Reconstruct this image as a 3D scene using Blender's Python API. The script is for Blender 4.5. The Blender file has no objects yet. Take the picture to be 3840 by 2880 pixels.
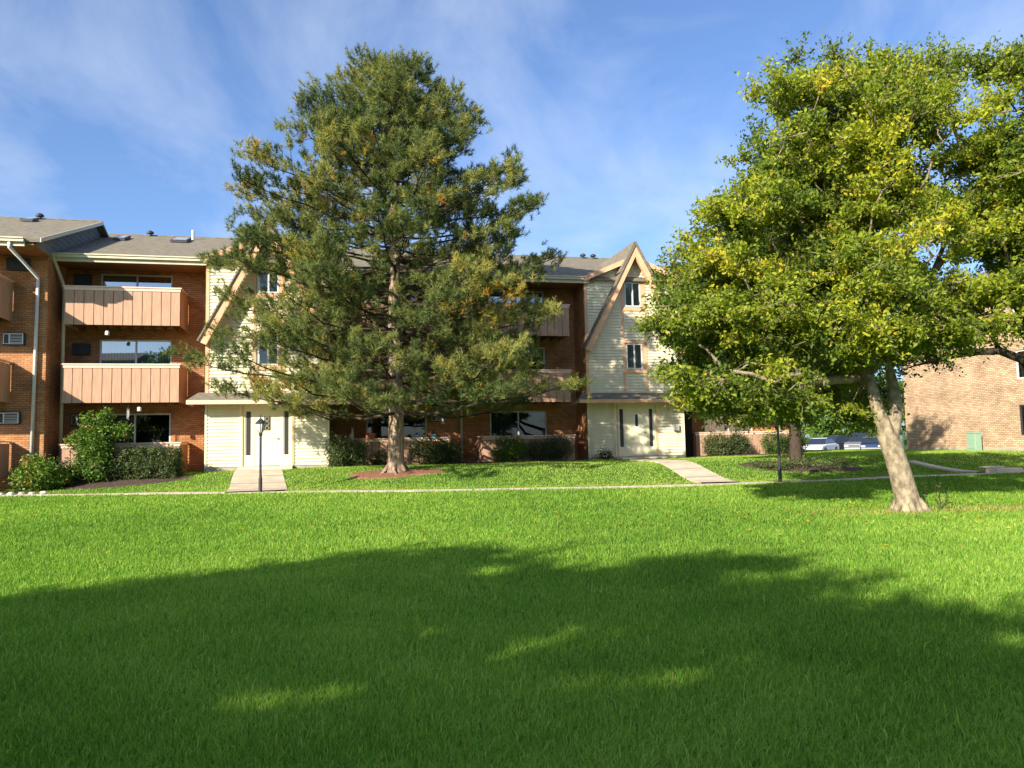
import bpy, math, random
import numpy as np
from mathutils import Vector, Matrix
random.seed(7); RS = np.random.RandomState(11)
SC = bpy.context.scene; C = SC.collection
R = math.radians
# ------------------------------------------------------------------ frames
TH = R(13); ORG = Vector((0, 30.4, 0))                 # building frame: u along the facade, v into it
EU = Vector((math.cos(TH), math.sin(TH), 0)); EN = Vector((-math.sin(TH), math.cos(TH), 0))
def W(u, v, z): return ORG + EU*u + EN*v + Vector((0, 0, z))
SH = EU*1.12+EN; SX, SY, SZ = SH.x, SH.y, .72; SUN = Vector((SX, SY, -SZ)).normalized()   # direction the light travels
# ------------------------------------------------------------------ materials
MATS = {}
def mat(name, col, rough=.8, spec=.3, metal=0, noise=0, nscale=8, col2=None, bump=0, bscale=30, trans=0, coord='Object', stretch=None, detail=4):
    m = bpy.data.materials.new(name); m.use_nodes = True; nt = m.node_tree; b = nt.nodes['Principled BSDF']
    b.inputs['Base Color'].default_value = (*col, 1); b.inputs['Roughness'].default_value = rough
    b.inputs['Specular IOR Level'].default_value = spec; b.inputs['Metallic'].default_value = metal
    tc = nt.nodes.new('ShaderNodeTexCoord'); out = tc.outputs[coord]
    if stretch:
        mp = nt.nodes.new('ShaderNodeMapping'); mp.inputs['Scale'].default_value = stretch
        nt.links.new(out, mp.inputs[0]); out = mp.outputs[0]
    if noise or col2:
        n = nt.nodes.new('ShaderNodeTexNoise'); n.inputs['Scale'].default_value = nscale; n.inputs['Detail'].default_value = detail
        nt.links.new(out, n.inputs['Vector'])
        r = nt.nodes.new('ShaderNodeValToRGB')
        c2 = col2 or tuple(c*(1-noise) for c in col)
        r.color_ramp.elements[0].position = .35; r.color_ramp.elements[1].position = .68
        r.color_ramp.elements[0].color = (*c2, 1); r.color_ramp.elements[1].color = (*col, 1)
        nt.links.new(n.outputs['Fac'], r.inputs[0]); nt.links.new(r.outputs[0], b.inputs['Base Color'])
    if bump:
        n = nt.nodes.new('ShaderNodeTexNoise'); n.inputs['Scale'].default_value = bscale; n.inputs['Detail'].default_value = 5
        nt.links.new(out, n.inputs['Vector'])
        bp = nt.nodes.new('ShaderNodeBump'); bp.inputs['Strength'].default_value = bump; bp.inputs['Distance'].default_value = .02
        nt.links.new(n.outputs['Fac'], bp.inputs['Height']); nt.links.new(bp.outputs[0], b.inputs['Normal'])
    MATS[name] = m; return m

def brick_mat(name, c1, c2, mortar, w=.21, h=.075, dirt=.35):
    m = bpy.data.materials.new(name); m.use_nodes = True; nt = m.node_tree; b = nt.nodes['Principled BSDF']; L = nt.links.new
    b.inputs['Roughness'].default_value = .9; b.inputs['Specular IOR Level'].default_value = .15
    tc = nt.nodes.new('ShaderNodeTexCoord'); so = nt.nodes.new('ShaderNodeSeparateXYZ'); L(tc.outputs['Object'], so.inputs[0])
    sn = nt.nodes.new('ShaderNodeSeparateXYZ'); L(tc.outputs['Normal'], sn.inputs[0])
    ab = nt.nodes.new('ShaderNodeMath'); ab.operation = 'ABSOLUTE'; L(sn.outputs[0], ab.inputs[0])
    gt = nt.nodes.new('ShaderNodeMath'); gt.operation = 'GREATER_THAN'; gt.inputs[1].default_value = .7; L(ab.outputs[0], gt.inputs[0])
    mx = nt.nodes.new('ShaderNodeMix'); L(gt.outputs[0], mx.inputs[0]); L(so.outputs[0], mx.inputs[2]); L(so.outputs[1], mx.inputs[3])
    cb = nt.nodes.new('ShaderNodeCombineXYZ'); L(mx.outputs[0], cb.inputs[0]); L(so.outputs[2], cb.inputs[1])
    br = nt.nodes.new('ShaderNodeTexBrick'); L(cb.outputs[0], br.inputs['Vector'])
    br.inputs['Color1'].default_value = (*c1, 1); br.inputs['Color2'].default_value = (*c2, 1); br.inputs['Mortar'].default_value = (*mortar, 1)
    br.inputs['Scale'].default_value = 1; br.inputs['Brick Width'].default_value = w; br.inputs['Row Height'].default_value = h
    br.inputs['Mortar Size'].default_value = .012; br.inputs['Mortar Smooth'].default_value = .3; br.inputs['Bias'].default_value = -.1
    n = nt.nodes.new('ShaderNodeTexNoise'); n.inputs['Scale'].default_value = 1.3; n.inputs['Detail'].default_value = 6; L(tc.outputs['Object'], n.inputs['Vector'])
    mr = nt.nodes.new('ShaderNodeMapRange'); mr.inputs[1].default_value = .3; mr.inputs[2].default_value = .7; mr.inputs[3].default_value = 1-dirt; mr.inputs[4].default_value = 1.12
    L(n.outputs['Fac'], mr.inputs[0])
    mm = nt.nodes.new('ShaderNodeMix'); mm.data_type = 'RGBA'; mm.blend_type = 'MULTIPLY'; mm.inputs[0].default_value = 1
    L(br.outputs['Color'], mm.inputs[6]); L(mr.outputs[0], mm.inputs[7]); L(mm.outputs[2], b.inputs['Base Color'])
    bp = nt.nodes.new('ShaderNodeBump'); bp.inputs['Strength'].default_value = .5; bp.inputs['Distance'].default_value = .01; bp.invert = True
    L(br.outputs['Fac'], bp.inputs['Height']); L(bp.outputs[0], b.inputs['Normal'])
    MATS[name] = m; return m

def leaf_mat(name, stops, trans=.35, rough=.55, spec=.25, tgain=1.3):
    """stops: (pos, colour) over the face attribute 'tint'"""
    m = bpy.data.materials.new(name); m.use_nodes = True; nt = m.node_tree; L = nt.links.new
    b = nt.nodes['Principled BSDF']; b.inputs['Roughness'].default_value = rough; b.inputs['Specular IOR Level'].default_value = spec
    a = nt.nodes.new('ShaderNodeAttribute'); a.attribute_name = 'tint'
    r = nt.nodes.new('ShaderNodeValToRGB'); e = r.color_ramp.elements
    e[0].position, e[0].color = stops[0][0], (*stops[0][1], 1); e[1].position, e[1].color = stops[-1][0], (*stops[-1][1], 1)
    for p, c in stops[1:-1]:
        q = e.new(p); q.color = (*c, 1)
    L(a.outputs['Fac'], r.inputs[0]); L(r.outputs[0], b.inputs['Base Color'])
    t = nt.nodes.new('ShaderNodeBsdfTranslucent')
    g = nt.nodes.new('ShaderNodeMix'); g.data_type = 'RGBA'; g.blend_type = 'MULTIPLY'; g.inputs[0].default_value = 1
    L(r.outputs[0], g.inputs[6]); g.inputs[7].default_value = (tgain, tgain*1.1, tgain*.5, 1); L(g.outputs[2], t.inputs[0])
    ms = nt.nodes.new('ShaderNodeMixShader'); ms.inputs[0].default_value = trans
    L(b.outputs[0], ms.inputs[1]); L(t.outputs[0], ms.inputs[2]); L(ms.outputs[0], nt.nodes['Material Output'].inputs[0])
    MATS[name] = m; return m

brick_mat('brick', (.57, .265, .115), (.40, .175, .07), (.24, .14, .075))
brick_mat('brick_tan', (.60, .44, .28), (.41, .27, .165), (.22, .15, .095), w=.22, h=.08, dirt=.25)
mat('salmon', (.50, .305, .20), .75, noise=.24, nscale=3, stretch=(6, 6, .6), bump=.15)
mat('salmon_cap', (.74, .53, .39), .7, noise=.12, nscale=5)
mat('orange_trim', (.72, .42, .24), .7, noise=.15, nscale=4)
mat('siding', (.73, .67, .475), .55, .35, noise=.13, nscale=1.5, stretch=(2.5, 2.5, .7))
mat('cream', (.74, .69, .49), .5, .35, noise=.05, nscale=2)
mat('beige_gutter', (.60, .54, .38), .45, .4, noise=.15, nscale=4)
mat('soffit', (.34, .15, .06), .8, noise=.2, nscale=3)
mat('deck_wood', (.22, .11, .06), .85, noise=.3, nscale=5)
mat('shingle', (.235, .205, .15), .95, .1, col2=(.15, .135, .105), nscale=5, bump=.6, bscale=40, stretch=(1, 1, 3), detail=8)
mat('gable_siding', (.20, .20, .19), .8, noise=.2, nscale=3)
mat('white_metal', (.62, .62, .60), .4, .4, noise=.1, nscale=6)
mat('dark_metal', (.03, .03, .035), .5, .4)
mat('ac_dark', (.05, .055, .06), .6)
mat('recess_shade', (.02, .017, .015), .9)
mat('interior', (.045, .04, .035), .9)
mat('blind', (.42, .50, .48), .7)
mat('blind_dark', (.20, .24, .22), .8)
mat('concrete', (.68, .57, .43), .9, .15, noise=.22, nscale=2.2, bump=.3, bscale=60)
_c = mat('pavement', (.66, .555, .42), .9, .15, noise=.22, nscale=2.2, bump=.3, bscale=60); _n = _c.node_tree; _b = _n.nodes['Principled BSDF']; _src = _b.inputs['Base Color'].links[0].from_socket
_tc = _n.nodes.new('ShaderNodeTexCoord'); _mp = _n.nodes.new('ShaderNodeMapping'); _mp.inputs['Rotation'].default_value = (0, 0, R(-12)); _n.links.new(_tc.outputs['Object'], _mp.inputs[0])
_br = _n.nodes.new('ShaderNodeTexBrick'); _br.offset = 0; _br.inputs['Color1'].default_value = (1, 1, 1, 1); _br.inputs['Color2'].default_value = (.86, .85, .83, 1); _br.inputs['Mortar'].default_value = (.25, .22, .16, 1); _br.inputs['Scale'].default_value = 1; _br.inputs['Brick Width'].default_value = 30; _br.inputs['Row Height'].default_value = 1.3; _br.inputs['Mortar Size'].default_value = .03; _n.links.new(_mp.outputs[0], _br.inputs['Vector'])
_m = _n.nodes.new('ShaderNodeMix'); _m.data_type = 'RGBA'; _m.blend_type = 'MULTIPLY'; _m.inputs[0].default_value = 1; _n.links.new(_src, _m.inputs[6]); _n.links.new(_br.outputs['Color'], _m.inputs[7]); _n.links.new(_m.outputs[2], _b.inputs['Base Color'])
mat('stone', (.50, .48, .40), .9, noise=.3, nscale=9)
mat('foundation', (.42, .36, .28), .9, noise=.25, nscale=3)
mat('bark_pine', (.42, .31, .215), .95, .1, col2=(.13, .09, .065), nscale=4, bump=1, bscale=9, stretch=(4, 4, .7), detail=8)
mat('bark_dark', (.075, .057, .042), .95, .1, noise=.4, nscale=6, bump=.6, bscale=14)
mat('bark_light', (.38, .315, .21), .9, .15, col2=(.15, .12, .08), nscale=9, bump=1, bscale=26, stretch=(1, 1, .7), detail=10)
mat('terracotta', (.55, .14, .06), .7)
mat('pot_blue', (.03, .10, .42), .25, .5)
mat('pot_lightblue', (.16, .42, .70), .3, .5)
mat('white_paint', (.75, .74, .70), .6)
mat('green_box', (.24, .37, .26), .6, noise=.1)
mat('asphalt', (.06, .06, .062), .9, noise=.2, nscale=3)
mat('mulch_red', (.29, .14, .085), .95, col2=(.16, .07, .04), nscale=14, bump=.9, bscale=50, detail=8)
mat('mulch_dark', (.10, .065, .045), .95, col2=(.04, .03, .022), nscale=12, bump=.9, bscale=40, detail=8)
mat('rubber', (.015, .015, .015), .8)
mat('rim', (.45, .45, .47), .35, metal=.7)
mat('car_white', (.80, .80, .80), .25, .5)
mat('car_silver', (.15, .155, .17), .3, .5, metal=.3)
mat('car_blue', (.03, .05, .10), .2, .5)
mat('car_black', (.025, .028, .035), .2, .5)
mat('car_glass', (.02, .028, .04), .12, .35)
mat('tail_red', (.5, .02, .02), .3)
mat('head_lamp', (.7, .7, .68), .15)
mat('plastic_grey', (.35, .33, .30), .6)
mat('lamp_glass', (.68, .66, .60), .15, .5)
mat('flower_purple', (.25, .10, .42), .7)
mat('dark_pane', (.05, .045, .036), .2, .35)
mat('sign_red', (.45, .05, .04), .6)
mat('skylight_glass', (.33, .38, .38), .12, .6)

def glass_mat(name, tint, refl):
    m = bpy.data.materials.new(name); m.use_nodes = True; nt = m.node_tree; L = nt.links.new
    nt.nodes.remove(nt.nodes['Principled BSDF'])
    tr = nt.nodes.new('ShaderNodeBsdfTransparent'); tr.inputs[0].default_value = (*tint, 1)
    gl = nt.nodes.new('ShaderNodeBsdfGlossy'); gl.inputs['Roughness'].default_value = .015; gl.inputs[0].default_value = (.9, .95, 1, 1)
    n = nt.nodes.new('ShaderNodeTexNoise'); n.inputs['Scale'].default_value = .8
    bp = nt.nodes.new('ShaderNodeBump'); bp.inputs['Strength'].default_value = .06; L(n.outputs['Fac'], bp.inputs['Height']); L(bp.outputs[0], gl.inputs['Normal'])
    fr = nt.nodes.new('ShaderNodeFresnel'); fr.inputs[0].default_value = 1.5
    ad = nt.nodes.new('ShaderNodeMath'); ad.operation = 'ADD'; ad.inputs[1].default_value = refl; ad.use_clamp = True; L(fr.outputs[0], ad.inputs[0])
    mx = nt.nodes.new('ShaderNodeMixShader'); L(ad.outputs[0], mx.inputs[0]); L(tr.outputs[0], mx.inputs[1]); L(gl.outputs[0], mx.inputs[2])
    L(mx.outputs[0], nt.nodes['Material Output'].inputs[0]); MATS[name] = m
glass_mat('glass', (.60, .72, .70), .30)
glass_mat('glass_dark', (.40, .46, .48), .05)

leaf_mat('needles', [(0, (.03, .055, .015)), (.35, (.11, .145, .045)), (.62, (.25, .265, .075)), (.84, (.42, .33, .06)), (1, (.52, .24, .04))], .25, .6, .12)
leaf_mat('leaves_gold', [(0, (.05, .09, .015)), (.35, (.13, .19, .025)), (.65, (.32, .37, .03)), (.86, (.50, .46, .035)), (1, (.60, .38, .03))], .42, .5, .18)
leaf_mat('leaves_green', [(0, (.03, .07, .012)), (.5, (.07, .13, .02)), (1, (.14, .20, .03))], .35, .5, .3)
leaf_mat('leaves_bush', [(0, (.03, .06, .015)), (.5, (.07, .14, .025)), (.85, (.16, .27, .03)), (1, (.36, .16, .05))], .3, .5, .3)
leaf_mat('leaves_hedge', [(0, (.03, .045, .018)), (.5, (.07, .10, .03)), (.9, (.14, .17, .06)), (1, (.45, .15, .08))], .2, .5, .3)
leaf_mat('leaves_far', [(0, (.06, .12, .02)), (.5, (.13, .22, .035)), (1, (.26, .33, .05))], .35, .6, .2)
leaf_mat('grass_blades', [(0, (.035, .07, .012)), (.3, (.105, .205, .032)), (.6, (.215, .40, .045)), (.82, (.46, .56, .12)), (.92, (.44, .38, .12)), (1, (.50, .33, .15))], .42, .55, .1, 1.35)

# ------------------------------------------------------------------ mesh building
class MB:
    def __init__(s): s.v = []; s.f = []
    def add(s, vs, fs):
        o = len(s.v); s.v += [tuple(p) for p in vs]; s.f += [tuple(i+o for i in f) for f in fs]; return s
    def box(s, x0, x1, y0, y1, z0, z1):
        if x0 > x1: x0, x1 = x1, x0
        if y0 > y1: y0, y1 = y1, y0
        if z0 > z1: z0, z1 = z1, z0
        return s.add([(x, y, z) for x in (x0, x1) for y in (y0, y1) for z in (z0, z1)],
                     [(0, 1, 3, 2), (4, 6, 7, 5), (0, 4, 5, 1), (2, 3, 7, 6), (0, 2, 6, 4), (1, 5, 7, 3)])
    def quad(s, a, b, c, d): return s.add([a, b, c, d], [(0, 1, 2, 3)])
    def slab(s, pts, off):
        """polygon pts extruded by vector off"""
        n = len(pts); q = [tuple(np.add(p, off)) for p in pts]
        return s.add(list(pts)+q, [tuple(range(n)), tuple(range(2*n-1, n-1, -1))] + [(i, i+n, (i+1) % n+n, (i+1) % n) for i in range(n)])
    def tube(s, pts, rad, k=8, caps=True):
        pts = [Vector(p) for p in pts]; n = len(pts); rad = rad if hasattr(rad, '__len__') else [rad]*n
        o = len(s.v); pa = None
        for i, p in enumerate(pts):
            d = (pts[min(i+1, n-1)]-pts[max(i-1, 0)]).normalized()
            if d.length < .5: d = Vector((0, 0, 1))
            if pa is None:
                a = d.cross(Vector((.13, .31, .94)))
                if a.length < .2: a = d.cross(Vector((1, .1, 0)))
            else: a = pa-d*pa.dot(d)
            a.normalize(); pa = a; b = d.cross(a)
            for j in range(k):
                t = 2*math.pi*j/k; s.v.append(tuple(p+(a*math.cos(t)+b*math.sin(t))*rad[i]))
        for i in range(n-1):
            for j in range(k):
                s.f.append((o+i*k+j, o+i*k+(j+1) % k, o+(i+1)*k+(j+1) % k, o+(i+1)*k+j))
        if caps:
            s.f.append(tuple(o+j for j in range(k))[::-1]); s.f.append(tuple(o+(n-1)*k+j for j in range(k)))
        return s
    def lathe(s, c, prof, k=14):
        """prof: (radius, z) from bottom up"""
        return s.tube([(c[0], c[1], c[2]+z) for r_, z in prof], [max(r_, .001) for r_, z in prof], k)
    def laps(s, lo, hi, z0, z1, v, h=.125, out=.034):
        """horizontal lap siding between u=lo(z) and u=hi(z) on the plane v, face towards -v"""
        n = max(1, round((z1-z0)/h)); h = (z1-z0)/n
        for i in range(n):
            a, b = z0+i*h, z0+(i+1)*h
            la, ra, lb, rb = lo(a), hi(a), lo(b), hi(b)
            if ra-la < .01 and rb-lb < .01: continue
            ra = max(ra, la); rb = max(rb, lb)
            s.quad((la, v-out, a), (ra, v-out, a), (rb, v, b), (lb, v, b))
            s.quad((la, v, a), (ra, v, a), (ra, v-out, a), (la, v-out, a))
        return s
    def wall(s, x0, x1, z0, z1, v, holes=(), rev=.14):
        xs = sorted({x0, x1, *[h[0] for h in holes], *[h[1] for h in holes]}); zs = sorted({z0, z1, *[h[2] for h in holes], *[h[3] for h in holes]})
        for i in range(len(xs)-1):
            for j in range(len(zs)-1):
                cx, cz = (xs[i]+xs[i+1])/2, (zs[j]+zs[j+1])/2
                if any(h[0] < cx < h[1] and h[2] < cz < h[3] for h in holes): continue
                s.quad((xs[i], v, zs[j]), (xs[i+1], v, zs[j]), (xs[i+1], v, zs[j+1]), (xs[i], v, zs[j+1]))
        for a, b, c, d in holes:
            w = v+rev
            s.quad((a, v, c), (a, v, d), (a, w, d), (a, w, c)); s.quad((b, v, d), (b, v, c), (b, w, c), (b, w, d))
            s.quad((a, v, d), (b, v, d), (b, w, d), (a, w, d)); s.quad((a, v, c), (a, w, c), (b, w, c), (b, v, c))
        return s

def setp(o, label=None, cat=None, group=None, kind=None):
    if label: o['label'] = label
    if cat: o['category'] = cat
    if group: o['group'] = group
    if kind: o['kind'] = kind
    return o
def obj(name, mb, m, parent=None, smooth=False, shift=None, bevel=0):
    """link the builder's mesh; shift subtracts the parent's base when the vertices were given in the shared frame"""
    me = bpy.data.meshes.new(name)
    vs = mb.v
    if shift is not None: vs = [(a-shift[0], b-shift[1], c-shift[2]) for a, b, c in vs]
    me.from_pydata(vs, [], mb.f); me.materials.append(MATS[m])
    if smooth: me.polygons.foreach_set('use_smooth', [True]*len(me.polygons))
    o = bpy.data.objects.new(name, me); C.objects.link(o)
    if parent: o.parent = parent
    if bevel:
        md = o.modifiers.new('b', 'BEVEL'); md.width = bevel; md.segments = 2; md.limit_method = 'ANGLE'
    return o
def npmesh(name, verts, nper, m, parent=None, tint=None, shift=None, tris=None):
    """verts (N,k,3): one k-gon per row (tris: list of per-item index tuples instead)"""
    N, k, _ = verts.shape
    v = verts.reshape(-1, 3).astype(np.float32).copy()
    if shift is not None: v -= np.array(shift, dtype=np.float32)
    me = bpy.data.meshes.new(name); me.vertices.add(N*k); me.vertices.foreach_set('co', v.ravel())
    pats = tris or [tuple(range(k))]
    tot = np.array([len(p) for p in pats]); flat = np.concatenate([np.array(p) for p in pats])
    loops = (np.arange(N)[:, None]*k+flat[None, :]).ravel().astype(np.int32)
    me.loops.add(len(loops)); me.loops.foreach_set('vertex_index', loops)
    totals = np.tile(tot, N).astype(np.int32); starts = np.concatenate([[0], np.cumsum(totals)[:-1]]).astype(np.int32)
    me.polygons.add(len(totals)); me.polygons.foreach_set('loop_start', starts); me.polygons.foreach_set('loop_total', totals)
    if tint is not None:
        a = me.attributes.new('tint', 'FLOAT', 'FACE'); a.data.foreach_set('value', np.repeat(np.clip(tint, 0, 1), len(pats)).astype(np.float32))
    me.update(calc_edges=True); me.materials.append(MATS[m])
    o = bpy.data.objects.new(name, me); C.objects.link(o)
    if parent: o.parent = parent
    return o
def thing(name, label, cat, loc=(0, 0, 0), rz=0, group=None):
    o = bpy.data.objects.new(name, None); C.objects.link(o); o.location = loc; o.rotation_euler = (0, 0, rz); o.empty_display_size = .3
    return setp(o, label, cat, group)
def bthing(name, label, cat, u, v, z, group=None):
    """thing standing at (u,v,z) of the building frame, axes parallel to it; build children with shift=(u,v,z)"""
    return thing(name, label, cat, W(u, v, z), TH, group)

# ------------------------------------------------------------------ terrain
PX = [-60, -25, -15.5, -8.3, 1.1, 6.3, 10, 16.7, 30, 80]; PY = [27, 25, 23.2, 22.15, 20.8, 21.4, 22.4, 25.2, 31, 45]
def yp(x): return np.interp(x, PX, PY)
def sm(t): t = np.clip(t, 0, 1); return t*t*(3-2*t)
def gz(x, y):
    x = np.asarray(x, float); y = np.asarray(y, float); p = yp(x)
    t = np.clip(y/p, 0, 1)
    z = .365*t**2.4
    z = z+.515*sm((y-p-1.3)/4.6)
    far = sm((y-47)/16)*sm((x-12)/10)
    z = z-far*.76+sm((y-84)/40)*1.6
    z = z+.018*np.sin(x*.9+1)*np.sin(y*.7)*np.clip(y/8, 0, 1)*(y < 40)
    return z
def grid(x0, x1, nx, y0, y1, ny, f=gz):
    X, Y = np.meshgrid(np.linspace(x0, x1, nx), np.linspace(y0, y1, ny)); Z = f(X, Y)
    v = np.stack([X, Y, Z], -1).reshape(-1, 3)
    fc = [(j*nx+i, j*nx+i+1, (j+1)*nx+i+1, (j+1)*nx+i) for j in range(ny-1) for i in range(nx-1)]
    return v, fc
xs = np.concatenate([[-3000, -600, -150, -70], np.linspace(-40, 45, 171), [55, 70, 90, 130, 250, 800, 3000]])
ys = np.concatenate([[-3000, -300, -60, -25], np.linspace(-12, 52, 193), [55, 58, 61, 64, 70, 78, 84, 92, 100, 112, 125, 200, 600, 3000]])
Xg, Yg = np.meshgrid(xs, ys); Zg = gz(Xg, Yg); nx = len(xs); ny = len(ys)
mb = MB(); mb.v = [tuple(p) for p in np.stack([Xg, Yg, Zg], -1).reshape(-1, 3)]
mb.f = [(j*nx+i, j*nx+i+1, (j+1)*nx+i+1, (j+1)*nx+i) for j in range(ny-1) for i in range(nx-1)]
gm = mat('ground', (.10, .19, .03), .95, .05, col2=(.045, .09, .018), nscale=1.7, bump=.9, bscale=22, detail=9)
gr = obj('ground', mb, 'ground', smooth=True); setp(gr, 'green lawn rising gently to the apartment building', None, None, 'structure')

def ribbon(cx, cy, w, dz=.035, skirt=.12):
    """flat strip following points, laid on the terrain"""
    m = MB(); P = [Vector((a, b, 0)) for a, b in zip(cx, cy)]; n = len(P); rows = []
    for i, p in enumerate(P):
        d = (P[min(i+1, n-1)]-P[max(i-1, 0)]).normalized(); q = Vector((-d.y, d.x, 0))
        ww = w[i] if hasattr(w, '__len__') else w
        a = p+q*ww/2; b = p-q*ww/2; z = float(gz(p.x, p.y))+dz
        za, zb = max(float(gz(a.x, a.y))+.012, z), max(float(gz(b.x, b.y))+.012, z)
        rows.append(((a.x, a.y, za), (b.x, b.y, zb)))
    for i in range(n-1):
        (a, b), (c, d) = rows[i], rows[i+1]
        m.quad(b, d, c, a)
        m.quad(a, c, (c[0], c[1], c[2]-skirt), (a[0], a[1], a[2]-skirt)); m.quad(d, b, (b[0], b[1], b[2]-skirt), (d[0], d[1], d[2]-skirt))
    return m
px = np.linspace(-32, 24, 90)
obj('path', ribbon(px, yp(px)+.50, .75, .012), 'concrete')['kind'] = 'structure'
w1 = [(-7.5, 22.7), (-7.95, 24.2), (-8.55, 26.0), (-9.05, 27.6), (-9.25, 28.3)]
def dense(pts, k=8):
    out = []
    for i in range(len(pts)-1):
        for j in range(k): out.append(tuple(np.array(pts[i])*(1-j/k)+np.array(pts[i+1])*j/k))
    return out+[pts[-1]]
d1 = dense(w1); obj('path', ribbon([p[0] for p in d1], [p[1] for p in d1], np.linspace(1.75, 1.5, len(d1)), .045), 'pavement')['kind'] = 'structure'
w2 = [(5.9, 22.3), (5.75, 24.2), (5.5, 26.5), (5.2, 28.6), (4.95, 30.2)]
d2 = dense(w2); obj('path', ribbon([p[0] for p in d2], [p[1] for p in d2], np.linspace(1.15, 1.1, len(d2)), .045), 'pavement')['kind'] = 'structure'
w3 = [(15.3, 25.2), (15.0, 26.6), (14.6, 28.2), (13.4, 30.4), (15, 36)]
w3 = [(16.2, 25.9), (15.2, 27.0), (13.6, 28.0), (10.5, 28.6)]
obj('path', ribbon([15.25, 15.1, 14.9, 14.65, 14.3], [25.4, 26.0, 26.6, 27.2, 28.0], .4, .06), 'concrete')['kind'] = 'structure'
# parking lot
obj('parking_lot', MB().quad((12, 64.5, .165), (70, 64.5, .165), (70, 83, .165), (12, 83, .165)), 'asphalt')['kind'] = 'structure'

# ------------------------------------------------------------------ apartment building
A = thing('apartment_building', 'long three storey orange brick apartment building with cream sided gabled entrance wings', 'apartment building', ORG, TH)
FL = [.98, 3.47, 6.2]; TOPS = [3.03, 5.80, 8.28]
SEC = [('a', -28.0, -16.45, -2.0), ('b', -16.45, -7.0, 0.0), ('c', -7.0, 7.9, 1.2), ('d', 7.9, 14.7, 2.4)]
def window(u0, u1, z0, z1, v, blind='blind', split=.5, shade=(0, 1), glass='glass'):
    fw = .055
    m = MB(); m.box(u0, u1, v, v+.08, z1-fw, z1); m.box(u0, u1, v, v+.08, z0, z0+fw); m.box(u0, u0+fw, v, v+.08, z0+fw, z1-fw); m.box(u1-fw, u1, v, v+.08, z0+fw, z1-fw)
    um = u0+(u1-u0)*split; m.box(um-.03, um+.03, v, v+.08, z0+fw, z1-fw)
    w = obj('window', m, 'white_metal', A)
    for a, b in ((u0+fw, um-.03), (um+.03, u1-fw)):
        obj('pane', MB().quad((a, v+.035, z0+fw), (b, v+.035, z0+fw), (b, v+.035, z1-fw), (a, v+.035, z1-fw)), glass, w)
    if blind:
        bb = MB(); a = u0+(u1-u0)*shade[0]+.07; b = u0+(u1-u0)*shade[1]-.07; n = max(2, int((b-a)/.1))
        for i in range(n):
            x = a+(b-a)*i/n; bb.quad((x, v+.12, z0+.05), (x+.075, v+.15, z0+.05), (x+.075, v+.15, z1-.1), (x, v+.12, z1-.1))
        obj('blinds', bb, blind, w)
    ib = MB(); ib.quad((u0, v+1.0, z0), (u1, v+1.0, z0), (u1, v+1.0, z1), (u0, v+1.0, z1)); ib.quad((u0, v+.16, z0), (u1, v+.16, z0), (u1, v+1, z0), (u0, v+1, z0))
    ib.quad((u0, v+.16, z1), (u1, v+.16, z1), (u1, v+1, z1), (u0, v+1, z1)); ib.quad((u0, v+.16, z0), (u0, v+1, z0), (u0, v+1, z1), (u0, v+.16, z1)); ib.quad((u1, v+.16, z0), (u1, v+1, z0), (u1, v+1, z1), (u1, v+.16, z1))
    obj('room', ib, 'interior', w)
    return w
def balcony(u0, u1, v0, vw, z0, z1, left=True, right=True, name='balcony', parent=A, shift=None, battens=True):
    m = MB(); n = round((u1-u0)/.315); w = (u1-u0)/n
    for i in range(n): m.box(u0+i*w+.011, u0+(i+1)*w-.011, v0, v0+.029, z0, z1-.08)
    for s, ux in ((-1, u0), (1, u1)):
        if (s < 0 and not left) or (s > 0 and not right): continue
        k = round((vw-v0)/.315); ww = (vw-v0-.065)/k
        for i in range(k): m.box(ux-(.03 if s > 0 else 0), ux+(.03 if s < 0 else 0), v0+.065+i*ww, v0+.065+(i+1)*ww-.014, z0, z1-.08)
    b = obj(name, m, 'salmon', parent, shift=shift)
    obj('backing', MB().box(u0+.002, u1-.002, v0+.03, v0+.06, z0+.02, z1-.09), 'deck_wood', b, shift=shift)
    c = MB(); c.box(u0-.05, u1+.05, v0-.05, v0+.10, z1-.045, z1); c.box(u0-.012, u1+.012, v0-.022, v0-.002, z1-.15, z1-.05)
    if right: c.box(u1-.08, u1+.05, v0+.10, vw, z1-.045, z1)
    if left: c.box(u0-.05, u0+.08, v0+.10, vw, z1-.045, z1)
    obj('cap_rail', c, 'salmon_cap', b, shift=shift)
    if z0 > 2:
        d = MB(); d.box(u0+.07, u1-.07, v0+.07, vw-.01, z0+.17, z0+.24)
        for i in range(int((u1-u0)/.4)): x = u0+.2+i*.4; d.box(x, x+.05, v0+.07, vw-.01, z0+.0, z0+.168)
        obj('deck', d, 'deck_wood', b, shift=shift)
    return b
def ac(u0, u1, z0, z1, v, m='ac_dark', face='white_metal'):
    a = obj('air_conditioner', MB().box(u0, u1, v-.14, v-.003, z0, z1), m, A, bevel=.01)
    g = MB(); g.box(u0+.03, u1-.03, v-.16, v-.145, z1-.06, z1-.03); g.box(u0+.03, u1-.03, v-.16, v-.145, z0+.03, z0+.05)
    g.box(u0+.03, u0+.06, v-.16, v-.145, z0+.05, z1-.06); g.box(u1-.06, u1-.03, v-.16, v-.145, z0+.05, z1-.06)
    g.box(u0+.2, u0+.24, v-.16, v-.145, z0+.05, z1-.06)
    for i in range(5): z = z0+.075+i*(z1-z0-.15)/5; g.box(u0+.24, u1-.06, v-.158, v-.146, z, z+.016)
    obj('grille', g, face, a)
def pipe(pts, r=.055, m='beige_gutter'): obj('downspout', MB().tube(pts, r, 8), m, A, smooth=True)
def sdoor(u0, u1, lvl, v, **k): return (u0, u1, FL[lvl]+.02, TOPS[lvl])

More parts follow.
